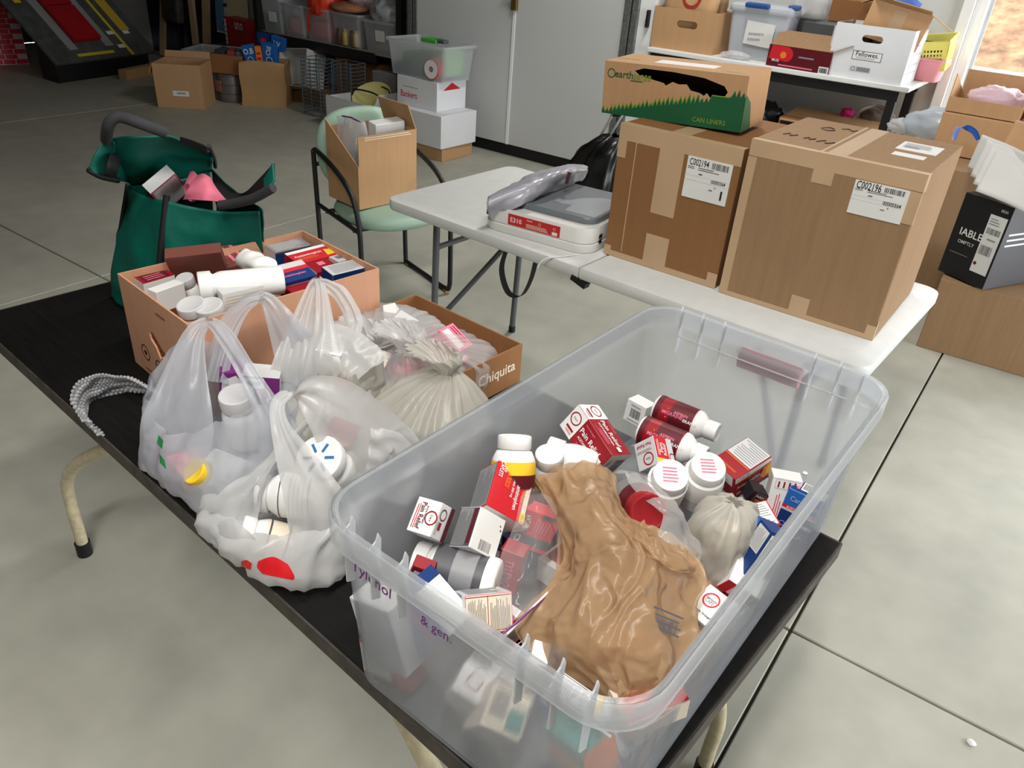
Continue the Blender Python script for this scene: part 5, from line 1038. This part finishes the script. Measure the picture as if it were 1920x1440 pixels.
# black trolley bag behind the small shipping box
tr = sack('trolley_bag', [(-2.06, 3.78, .01, .16, .14), (-2.06, 3.78, .2, .18, .16), (-2.05, 3.78, .45, .18, .15), (-2.02, 3.77, .62, .14, .12), (-1.99, 3.76, .71, .08, .07), (-1.99, 3.76, .74, .02, .02)], mat('black_film', (1, 1, 1)), nu=64, nv=40, seed=4, pleat=.03, pk=2.2, crump=.015, cf=6); tag(tr, 'black bag on a folding trolley behind the folding table', 'bag')
for dx in (0, .065): MB().tube([PY(1117+dx*270, 270, 3.76), PY(1149+dx*270, 216, 3.76)], .007, mat('bright_steel', s(200, 200, 202), .3, .6), 8).build('trolley_pole', tr, smooth=60)
MB().tube([PY(1149, 216, 3.76), PY(1149+.065*270, 216, 3.76)], .008, DARK, 8).build('trolley_grip', tr, smooth=60)

# ================================================================= heap at the wide doorway
sb1 = closed_box('cardboard_box', 'wide brown floor carton under the black lettered box', (.70, .56, .36), (.04, 4.30, 0), .04, CARD, group='cartons by the doorway')
plate(sb1, 'blue_stripe', (.66, .52, .36), '-y', .04, .36, .42, .41, .001, ink((28, 62, 70)), (0, 0, .18)); plate(sb1, 'flap_edge', (.66, .52, .36), '-y', .0, .0, 1, .45, .003, CARD2, (0, 0, .18))
BBD = (.245, .34, .385); bkb = MB().box(-V(BBD)/2, V(BBD)/2, ink((22, 22, 24), .5)).build('lettered_box', bevel=.004)
ba = math.radians(-28.8); bkb.location = V((-.1204, 3.9831, .366+.1925))+rot2(ba) @ V((-.1225, .17, 0)); bkb.rotation_euler = (0, 0, ba); tag(bkb, 'black box with pale lettering and a shipping label', 'box')
deco(bkb, BBD, {'-y': [('t', .40, .56, .034, 'IABLE', 'W', 0, .15), ('t', .36, .44, .016, 'OMPTLY', 'g', 0, .12), ('t', .85, .93, .012, 'SR34', 'g', 0, .04), ('l', .1, .28, .55, .30, 1, 'G')], '+x': [('r', .0, 0, 1, 1, 'k'), ('l', .1, .5, .9, .7, 3, 'g')]})
lo, sz, cc = plate(bkb, 'shipping_label', BBD, '-y', .62, .16, .96, .86, .0008, PAPERW); deco(lo, sz, {'-y': [('b', .1, .68, .9, .78, 'k'), ('b', .1, .32, .8, .48, 'k'), ('l', .1, .82, .7, .95, 3, 'G'), ('l', .3, .55, .8, .62, 1, 'G'), ('d', .15, .15, .008, 'D')]}, cc, 'printed_text', .0003)
cb3 = closed_box('cardboard_box', 'brown carton stack base behind the black lettered box', (.75, .75, .72), (-.42, 5.05, 0), .05, CARD, group='cartons by the doorway')
cb4 = closed_box('cardboard_box', 'big brown carton at the right behind the papers', (.6, .7, .78), (.42, 5.0, 0), -.1, CARD, group='cartons by the doorway')
pp = empty('paper_stack', label='heap of white printed sheets on the black lettered box', cat='paper')
for i in range(4):
    g_ = [[P(1842+i*9, 252+i*9, .96-i*.012), P(1900+i*9, 275+i*9, .95-i*.012), P(1965+i*9, 310+i*9, .94-i*.012)], [P(1814+i*5, 316+i*14, .80-i*.01), P(1872+i*5, 338+i*14, .80-i*.01), P(1950, 372+i*14, .80-i*.01)]]
    patch('paper_sheet', g_, PAPERW, pp, 14, 8, .004, 6, i*3, solid=.002)
tray = open_box('cardboard_tray', 'low open brown carton holding a pink bag in the doorway', .36, .32, .075, (-.47, 5.18, .945), math.radians(-2), CARD2, tops={'+y': (.19, .19), '+x': (.19, .075), '-x': (.075, .19)}, group='open cardboard boxes')
closed_box('cardboard_box', 'flat brown carton under the pink-bag carton', (.45, .4, .215), (-.43, 5.2, .725), 0, CARD2, group='cartons by the doorway')
o = blob('plastic_bag', (-.44, 5.16, 1.02), (.13, .1, .065), film('pink_film', (.95, .78, .86), .2, .45, .25, .5, 12), None, .2, 2, 5, ridge=.1, rf=2.5); tag(o, 'pale pink plastic bag in the low open carton', 'bag')
o = blob('plastic_bag', P(1772, 236, .84), (.20, .13, .09), film('bluish_bag', (.72, .80, .88), .2, .45, .22, .6, 10), None, .18, 2, 6, ridge=.1, rf=2.5); tag(o, 'big bluish plastic bag lying on the carton stack', 'bag')
ribbon('blue_drawstring', [P(1788, 262, .90), P(1800, 238, .93), P(1825, 245, .92), P(1835, 262, .88)], [.02, .03, .03, .02], (1, 0, .3), ink((40, 90, 170)), o, n=16, k=4, pleat=.004)
o = blob('plastic_bag', P(1690, 236, .80), (.07, .06, .04), BAGW, None, .2, 2, 8, ridge=.08, rf=2.5); tag(o, 'small white plastic bag behind the numbered box', 'bag')
o = blob('kraft_wad', P(1862, 235, .87), (.16, .12, .07), mat('kraft_paper', (1, 1, 1)), None, .25, 2, 4, ridge=.14, rf=2.2); tag(o, 'crumpled brown packing paper behind the white sheets', 'paper')
g_ = [[P(1872, 292, .90), P(1920, 300, .9), P(1985, 330, .9)], [P(1905, 225, 1.02), P(1940, 235, 1.03), P(1990, 260, 1.04)]]
tag(patch('cardboard_flap', g_, CARD2, None, 10, 10, .001, 5, 1, solid=.006), 'brown cardboard flap sticking up at the photo edge', 'cardboard')
closed_box('cardboard_box', 'pale upright carton beside the pink-bag carton', (.2, .25, .30), (-.16, 5.2, .785), .1, CARD2, group='cartons by the doorway')

# ================================================================= far left: shelf unit and things round it
su = empty('shelving_unit', (-6.0, 5.62, 0), label='black steel shelving unit loaded with clear totes', cat='shelf')
for x in (-1.0, .93):
    for y in (-.24, .24): MB().box((x-.03, y-.03, 0), (x+.03, y+.03, 1.9), BLACKM).build('upright', su)
for z in (.50, 1.25):
    MB().box((-.97, -.27, z), (.62 if z < 1 else .9, -.21, z+.085), BLACKM).build('front_beam', su); MB().box((-.97, .21, z), (.9, .27, z+.085), BLACKM).build('back_beam', su)
    MB().box((-.97, -.25, z+.07), (.9, .25, z+.088), mat('shelf_board', s(150, 140, 125), .7)).build('shelf_deck', su)
ZK = .59
for i, (x, w_, h_, lab, inner) in enumerate(((-6.82, .3, .30, 'clear tote with a green layer and white label on the shelf', (60, 120, 80)), (-6.50, .3, .28, 'clear tote of pink odds and ends on the shelf', (225, 160, 165)), (-6.16, .33, .28, 'clear tote holding an orange-red bag on the shelf', (225, 70, 50)), (-5.78, .36, .28, 'clear tote of brown jars on the shelf', (120, 100, 80)), (-5.36, .38, .26, 'clear tote with grey bags at the shelf end', (150, 150, 150)))):
    e = tote('storage_tote', lab, w_, .42, h_, (x, 5.60, ZK), 0, HAZ2)
    o = MB().cbox((0, 0, h_*.3+.005), (w_*.78, .33, h_*.55), mat('tote_fill_%d' % i, s(*inner), .7, var=.3, scale=14)).build('contents', e, bevel=.03)
    if i in (0, 4): MB().cbox((.02, -.205, .14), (.11, .003, .09), PAPERW, (.05, 0, 0)).build('paper_label', e)
item(MB().lathe([(.04, 0), (.04, .06)], PAPERW, 16, Matrix.Rotation(PI/2, 4, 'Y')), 'paper_roll', 'white paper roll in the pink tote', 'paper roll', (-6.5, 5.46, ZK+.21), smooth=40)
o = sack('plastic_bag', [(-6.16, 5.55, ZK+.2, .12, .12), (-6.15, 5.53, ZK+.28, .15, .14), (-6.12, 5.52, ZK+.38, .14, .12), (-6.1, 5.55, ZK+.5, .06, .05)], ink((235, 70, 45)), nu=48, nv=24, seed=2, pleat=.03); tag(o, 'orange-red plastic bag bulging out of its tote', 'bag')
ribbon('bag_handle', [(-6.22, 5.40, ZK+.32), (-6.24, 5.37, ZK+.2), (-6.23, 5.36, ZK+.08)], [.05, .04, .03], (1, 0, 0), ink((235, 70, 45)), o, n=16, k=4)
o = blob('wicker_hat', (-5.82, 5.5, ZK+.32), (.2, .15, .05), mat('brown_wicker', s(176, 120, 88), .8), None, .1, 2, 3); tag(o, 'brown woven basket lid on the jars tote', 'basket')
o = blob('plastic_bag', (-5.7, 5.55, ZK+.42), (.16, .12, .09), film('pink_film', (1, 1, 1)), None, .2, 2, 7, ridge=.1); tag(o, 'pale pink plastic bag above the jars tote', 'bag')
o = blob('plastic_bag', (-5.33, 5.5, ZK+.33), (.17, .13, .13), mat('grey_bag', s(160, 165, 168), .3, bump=.6, bscale=20), None, .2, 2, 2, ridge=.1); tag(o, 'shiny grey bag on the end tote of the shelf', 'bag')
for i, x in enumerate((-5.88, -5.80, -5.70, -5.66)):
    item(MB().lathe([(.03, 0), (.034, .01), (.034, .1), (.025, .115), (.028, .12), (.028, .135)], ink(((90, 70, 50), (200, 170, 90), (110, 90, 70), (190, 180, 150))[i]), 16), 'food_jar', ('dark jar in the jars tote near its left end', 'yellow-labelled jar in the jars tote', 'brown jar in the jars tote', 'pale jar at the right of the jars tote')[i], 'jar', (x, 5.42, ZK+.01), group='jars in the tote', smooth=40)
# under the shelf
wbn = open_box('plastic_bin', 'white plastic bin tipped on its side under the shelf', .36, .34, .26, (-6.35, 5.45, .27), (math.radians(72), math.radians(-6), math.radians(6)), WHITEP, t=.004, cat='bin')
closed_box('cardboard_box', 'brown carton under the tipped white bin', (.5, .4, .15), (-6.3, 5.52, 0), .0, CARD4, group='boxes under the shelf')
closed_box('cardboard_box', 'tall brown carton behind the paper bag', (.34, .3, .50), (-6.75, 5.60, 0), .0, CARD2, group='boxes under the shelf')
closed_box('cardboard_box', 'dark brown carton behind the wire baskets', (.6, .3, .46), (-5.75, 5.65, 0), 0, CARD4, group='boxes under the shelf')
closed_box('cardboard_box', 'grey carton behind the open white carton', (.4, .3, .44), (-5.2, 5.5, 0), 0, mat('grey_board', s(140, 140, 140), .7), group='boxes under the shelf')
WIRE = mat('blue_grey_wire', s(110, 128, 140), .4, .4)
for i, (x, y) in enumerate(((-5.85, 5.1), (-5.55, 5.2))):
    wbk = empty('wire_basket_stack', (x, y, 0), label=('tall stack of blue-grey wire baskets under the shelf', 'second stack of wire baskets behind the tall one')[i], cat='basket', group='wire baskets')
    for k in range(16):
        z = .02+k*.032
        MB().tube([(-.12, -.09, z), (.12, -.09, z), (.12, .09, z), (-.12, .09, z), (-.12, -.09, z)], .004, WIRE, 5).build('wire_ring', wbk)
    for px, py in ((-.12, -.09), (.12, -.09), (.12, .09), (-.12, .09), (0, -.09)): MB().tube([(px, py, 0), (px, py, .5)], .005, WIRE, 5).build('wire_upright', wbk)
wcn = open_box('white_carton', 'open white carton holding a yellow pan under the shelf', .62, .42, .27, (-5.13, 5.02, 0), math.radians(-3), mat('white_board', (1, 1, 1)), flaps=(('+x', 25, .12), ('-y', 4, .01)), group='white cartons')
yp = MB().lathe([(.06, 0), (.14, .05), (.17, .10), (.165, .10), (.13, .045), (.05, .008)], mat('pale_yellow', s(228, 220, 150), .5), 28).build('bowl', smooth=50); yp.location = (-5.05, 5.02, .24); yp.rotation_euler = (.5, .2, 0); tag(yp, 'pale yellow bowl in the open white carton', 'bowl')
o = MB().tube(crom([V((-5.25, 4.95, .30)), V((-5.15, 4.9, .36)), V((-4.98, 4.92, .36)), V((-4.88, 5.0, .31)), V((-4.95, 5.1, .36)), V((-5.1, 5.12, .38))], 40), .008, DARK, 6).build('cable', smooth=60); tag(o, 'black cable looped over the yellow bowl', 'cable')
w1 = closed_box('white_carton', 'white carton with red print under the clear tote', (.44, .34, .22), (-4.36, 4.98, .355), math.radians(-2), mat('white_board', (1, 1, 1)), group='white cartons')
deco(w1, (.44, .34, .22), {'-y': [('t', .3, .4, .05, 'Bankers', 'r', 0, .18), ('l', .15, .62, .6, .68, 1, 'G')], '+x': [('p', [(.2, .7), (.8, .7), (.5, .95)], 'r')]}, (0, 0, .11))
w2 = closed_box('white_carton', 'plain white carton standing on brown cardboard', (.52, .42, .25), (-4.26, 4.93, .105), math.radians(-2), mat('white_board', (1, 1, 1)), group='white cartons'); w2.scale = (.95, 1, 1)
MB().box((-.25, -.18, .25), (.0, .05, .254), mat('white_board', (1, 1, 1))).build('lid_flap', w2).rotation_euler = (0, -.12, 0)
closed_box('cardboard_box', 'flat brown carton under the plain white carton', (.42, .38, .105), (-4.24, 4.93, 0), 0, CARD2, group='boxes under the shelf')
ct = tote('storage_tote', 'clear tote of green bits and a tape roll on white cartons', .62, .36, .26, (-4.37, 4.98, .578), math.radians(-2), HAZ2)
o = MB().cbox((-.08, .02, .09), (.3, .25, .16), ink((60, 120, 70))).build('green_contents', ct, bevel=.04); MB().cbox((.2, 0, .13), (.13, .2, .2), ink((150, 200, 140))).build('pale_contents', ct, bevel=.03); MB().cbox((-.15, -.1, .05), (.22, .1, .09), ink((50, 60, 90))).build('dark_contents', ct, bevel=.02)
MB().cbox((.12, -.1, .285), (.16, .12, .03), ink((70, 170, 60))).build('green_lid_piece', ct, bevel=.008); MB().cbox((.22, -.12, .29), (.1, .06, .025), ink((80, 80, 84))).build('clasp', ct, bevel=.006)
tr2 = MB().lathe([(.022, -.035), (.06, -.035), (.075, -.03), (.075, .03), (.06, .035), (.022, .035), (.022, -.035)], ink((215, 60, 60)), 28, Matrix.Rotation(PI/2, 4, 'X'), c0=False, c1=False).build('tape_roll', smooth=40); tr2.location = (-4.21, 4.835, .665); tag(tr2, 'red and white tape roll in the clear tote', 'tape roll')
MB().lathe([(.022, .036), (.068, .0365)], PAPERW, 28, Matrix.Rotation(PI/2, 4, 'X'), c0=False, c1=False).build('white_side', tr2)

# ---- floor row to the left of the shelf
lb = open_box('cardboard_box', 'open brown carton with a white label on the floor', .42, .38, .38, (-6.92, 4.42, 0), math.radians(40), CARD2, flaps=(('-x', 160, .1), ('+y', 15, .06)), group='open cardboard boxes')
lo, sz, cc = plate(lb, 'paper_label', (.42, .38, .38), '-y', .36, .28, .70, .40, .001, PAPERW, (0, 0, .19)); deco(lo, sz, {'-y': [('b', .25, .35, .8, .75, 'k')]}, cc, 'printed_text', .0004)
tote('storage_tote', 'clear tote behind the labelled floor carton', .62, .42, .42, (-7.1, 5.0, 0), math.radians(30), HAZ2)
tc2 = empty('tin_can', (-6.83, 4.86, 0), label='grey catering tin beside the paper bag', cat='tin')
MB().lathe([(.0, 0), (.125, 0), (.128, .01), (.128, .24), (.125, .25), (.0, .25)], mat('grey_tin', s(112, 106, 104), .4, .3, var=.15), 32, c0=False, c1=False).build('tin_wall', tc2, smooth=40)
for z in (.01, .08, .16, .24): MB().lathe([(.131, z-.004), (.134, z), (.131, z+.004)], STEEL, 32, c0=False, c1=False).build('hoop', tc2, smooth=60)
MB().cbox((-.03, -.128, .14), (.09, .006, .1), ink((170, 110, 100))).build('round_label', tc2, bevel=.01)
o = closed_box('cardboard_box', 'small brown carton of odds and ends on the tin', (.34, .26, .17), (-6.84, 4.9, .255), .4, CARD4, group='boxes under the shelf')
for i, (dx, c) in enumerate(((-.08, (60, 60, 66)), (.03, (150, 60, 60)), (.1, (70, 80, 110)))): MB().cbox((dx, 0, .18), (.09, .16, .05), ink(c), (.1, .2, .3*i)).build('packet', o, bevel=.01)
pgb = empty('paper_bag', (-6.50, 5.02, 0), (0, 0, math.radians(38)), 'brown paper grocery bag packed with blue boxes', 'bag')
KR = mat('grocery_kraft', s(178, 142, 98), .8, var=.06, bump=.3, bscale=10)
pw, pd, phh = .21, .13, .40
rw = []
for i in range(14):
    f = i/13; rw.append([V((x*(1+.02*math.sin(9*f+x*20)), y*(1+.05*math.sin(7*f+2)), f*phh+.012*noise.noise(V((x*12, y*12, 3)))*f*3)) for x, y in [(sx_*pw+(t if sx_*sy_ else 0), sy_*pd) for sx_, sy_, t in ((-1, -1, 0), (-.5, -1, 0), (0, -1, 0), (.5, -1, 0), (1, -1, 0), (1, 0, -.02*f), (1, 1, 0), (0, 1, 0), (-1, 1, 0), (-1, 0, .02*f))]])
MB().loft(rw, KR, True, False).build('bag_wall', pgb, smooth=40, solid=.002)
bl_ = [('t', .5, .7, .05, 'O.B', 'W', 0, .1), ('o', .5, .3, .03, 'W')]
for i, (x, y, z, d, rz, c, f_) in enumerate(((-6.58, 4.93, .44, (.11, .05, .19), .5, 'b', bl_), (-6.50, 4.98, .42, (.06, .06, .22), .6, 'O', [('l', .2, .2, .8, .8, 3, 'R')]), (-6.40, 5.02, .45, (.13, .06, .24), .35, 'b', [('t', .5, .7, .05, 'Oil', 'W', 75, .12), ('o', .5, .35, .035, 'W')]), (-6.55, 5.08, .56, (.12, .06, .14), .5, 'B', [('d', .5, .5, .03, 'r')]), (-6.42, 5.14, .55, (.13, .06, .12), .3, 'b', [('t', .5, .5, .05, 'W', 'W', 0, .08)]))):
    carton(('blue carton at the front left of the paper bag', 'orange carton in the paper bag', 'big blue carton with white ring in the paper bag', 'navy carton with a red dot behind in the paper bag', 'blue carton at the back of the paper bag')[i], d, (x, y, z), (.05, .1*(i-2), rz), c, {'-y': f_}, cat='carton', group='cartons in the paper bag', name='grocery_carton')
# black trunk with a red games box, propped panel, planks
item(MB().box((-.5, -.25, 0), (.5, .25, .32), mat('dark_trunk', s(48, 46, 46), .5)), 'storage_chest', 'dark low chest behind the floor cartons', 'chest', (-7.6, 5.55, 0), bevel=.02)
rb = closed_box('games_box', 'red box with white lettering on the dark chest', (.42, .16, .30), (-7.58, 5.6, .32), (0, 0, -.1), ink((176, 32, 44)), cat='box')
deco(rb, (.40, .18, .33), {'-y': [('t', .74, .72, .07, 'uno', 'W', 0, .16), ('r', .04, .1, .14, .85, 'W'), ('l', .05, .12, .13, .82, 5, 'G')]}, (0, 0, .165))
pn = empty('painted_panel', (-8.0, 5.76, .02), (math.radians(-4), 0, 0), 'blue and cream painted panel propped against the wall', 'panel')
MB().box((-.27, -.01, .38), (.27, .01, 1.7), ink((236, 222, 190))).build('board', pn); MB().box((-.27, -.013, .40), (-.12, -.0101, 1.7), ink((96, 150, 210))).build('blue_stripe', pn)
spk = MB()
for i in range(12): spk.cbox((-.1+random.uniform(-.05, .05), -.0125, .5+i*.085), (.07, .002, .035), ink((210, 214, 222) if i % 2 else (60, 66, 80)), (0, random.uniform(-.6, .6), 0))
spk.build('painted_branches', pn)
for i, (x, tilt, w_, lab) in enumerate(((-8.42, 3, .09, 'pale timber plank leaning nearest the painted panel'), (-8.60, -4, .07, 'pale timber plank leaning second from the painted panel'), (-9.3, 8, .07, 'pale timber plank leaning behind the dark ramp'))):
    o = item(MB().box((-w_/2, -.02, 0), (w_/2, .02, 2.2), mat('pale_pine', s(196, 168, 132), .7, var=.12, scale=4, stretch=(8, 8, 1))), 'timber_plank', lab, 'plank', (x, 5.70, .02), (math.radians(-5), math.radians(tilt), .1), 'leaning planks')
for i, (x, w_) in enumerate(((-8.78, .06), (-8.95, .05))):
    o = item(MB().box((-w_/2, -.03, 0), (w_/2, .03, 1.9), DARK), 'metal_post', ('black post leaning between the planks', 'black post beside the dark ramp')[i], 'post', (x, 5.72, .02), (math.radians(-4), 0, 0), 'leaning posts')
o = item(MB().box((-.16, -.05, .0), (.16, .05, .32), mat('dark_gear', s(60, 56, 50), .6, var=.4, scale=12)), 'tool_bag', 'small olive tool bag hung on the black posts', 'bag', (-8.85, 5.62, .45), (0, .1, 0), bevel=.03)
item(MB().box((-.9, -.02, 0), (.6, .02, 1.9), ink((30, 34, 52))), 'dark_board', 'very dark blue board behind the leaning posts', 'board', (-8.9, 5.915, .0), (0, 0, 0))
# dark ramp prop with red quilted pad
def PR(u, v, w_=0):   # ramp plane: u along the front edge, v up the slope
    a, b = V((-8.40, 3.98, .16)), V((-8.62, 5.10, .16)); U = (b-a).normalized(); N0 = V((-.72, -.14, .62)).normalized()
    return a+U*u+N0*v+U.cross(N0).normalized()*w_
rp = empty('ramp_prop', label='dark sloping ramp with red quilted pad and taped stripes', cat='ramp')
def rq(name, u0, v0, u1, v1, w_, m, t=.012, sk=0): 
    c = [PR(u0, v0, w_), PR(u1, v0, w_), PR(u1+sk, v1, w_), PR(u0+sk, v1, w_)]; d = [PR(u0, v0, w_+t), PR(u1, v0, w_+t), PR(u1+sk, v1, w_+t), PR(u0+sk, v1, w_+t)]
    return MB().hexa(c+d, m).build(name, rp, bevel=.004)
ASPH = mat('dark_asphalt', s(78, 79, 77), .8, var=.25, scale=10); YEL = ink((214, 200, 60)); SIL = mat('silver_foil', s(205, 208, 210), .3, .6, bump=.8, bscale=20); REDQ = mat('red_vinyl', s(165, 22, 32), .4, bump=.3, bscale=10)
rq('ramp_board', 0, 0, 1.25, 1.6, 0, ASPH, .03); MB().hexa([V((-8.40, 3.98, 0)), V((-8.62, 5.10, 0)), V((-8.9, 5.1, 0)), V((-8.7, 3.98, 0)), PR(0, 0), PR(1.15, 0), PR(1.15, .3), PR(0, .3)], DARK).build('ramp_base', rp)
rq('foil_edge', .26, .14, .36, 1.6, .031, SIL, .006); rq('foil_edge', .70, .14, .80, 1.6, .031, SIL, .006)
for i in range(3): rq('quilted_pad', .37, .22+i*.45, .69, .65+i*.45, .031, REDQ, .05)
rq('yellow_tape', .92, .0, .955, 1.6, .031, YEL, .003); rq('yellow_tape', .30, .05, .74, .085, .031, YEL, .003); rq('yellow_tape', .12, .75, .19, 1.6, .031, ink((230, 200, 40)), .003)
rq('yellow_patch', 1.03, .32, 1.15, .95, .031, ink((214, 176, 60)), .006); 
for u, v in ((.84, .28), (1.04, .27), (1.04, .98), (1.17, .75), (.84, .1)): rq('white_tape', u, v, u+.08, v+.045, .031, PAPERW, .003)
o = item(MB().box((-.3, -.05, 0), (.3, .05, .10), CARD2), 'card_offcut', 'brown block lying on the floor at the ramp foot', 'block', (-8.35, 4.85, 0), (0, 0, math.radians(110)), bevel=.004)
# printed brick prop
bp = empty('brick_prop', (-9.93, 3.98, 0), (0, 0, math.radians(-15)), 'red and white printed brick chimney prop', 'prop')
MB().box((-.3, -.36, 0), (.3, .36, .62), ink((240, 206, 206))).build('backing', bp)
bmq = MB().box((-.055, -.004, -.022), (.055, .004, .022), ink((216, 44, 66))).build('brick', bp, bevel=.002, bseg=1); first = True
for f_, (ax_, off, wd) in enumerate(((0, .362, .6), (PI/2, .302, .72))):
    for r_ in range(12):
        n = int(wd/.12)
        for c_ in range(n):
            x = -wd/2+.06+c_*.12+(.03 if r_ % 2 else -.0)
            if x > wd/2-.056: continue
            M = Matrix.Rotation(ax_, 4, 'Z') @ Matrix.Translation((x, -off, .03+r_*.05))
            if first: o = bmq; first = False
            else: o = bmq.copy(); COL.objects.link(o); o.parent = bp
            o.matrix_local = M
o = blob('plastic_bag', (-9.93, 3.98, .70), (.28, .26, .08), film('crinkled_clear', (1, 1, 1)), None, .2, 2, 3, ridge=.1); tag(o, 'clear plastic sheet over the brick prop', 'bag')
item(MB().box((-.04, -.11, 0), (.04, .11, .8), ink((60, 14, 20))), 'dark_curtain', 'dark maroon cloth panel between brick prop and ramp', 'cloth', (-9.6, 4.5, 0), (0, 0, .2), bevel=.02)

pb_ = blob('paint_fleck', P(1821, 1392, .004), (.012, .011, .004), PAPERW, None, .2, 2, 3, nu=14, nv=8); tag(pb_, 'small white fleck on the concrete beside the black table', 'fleck')
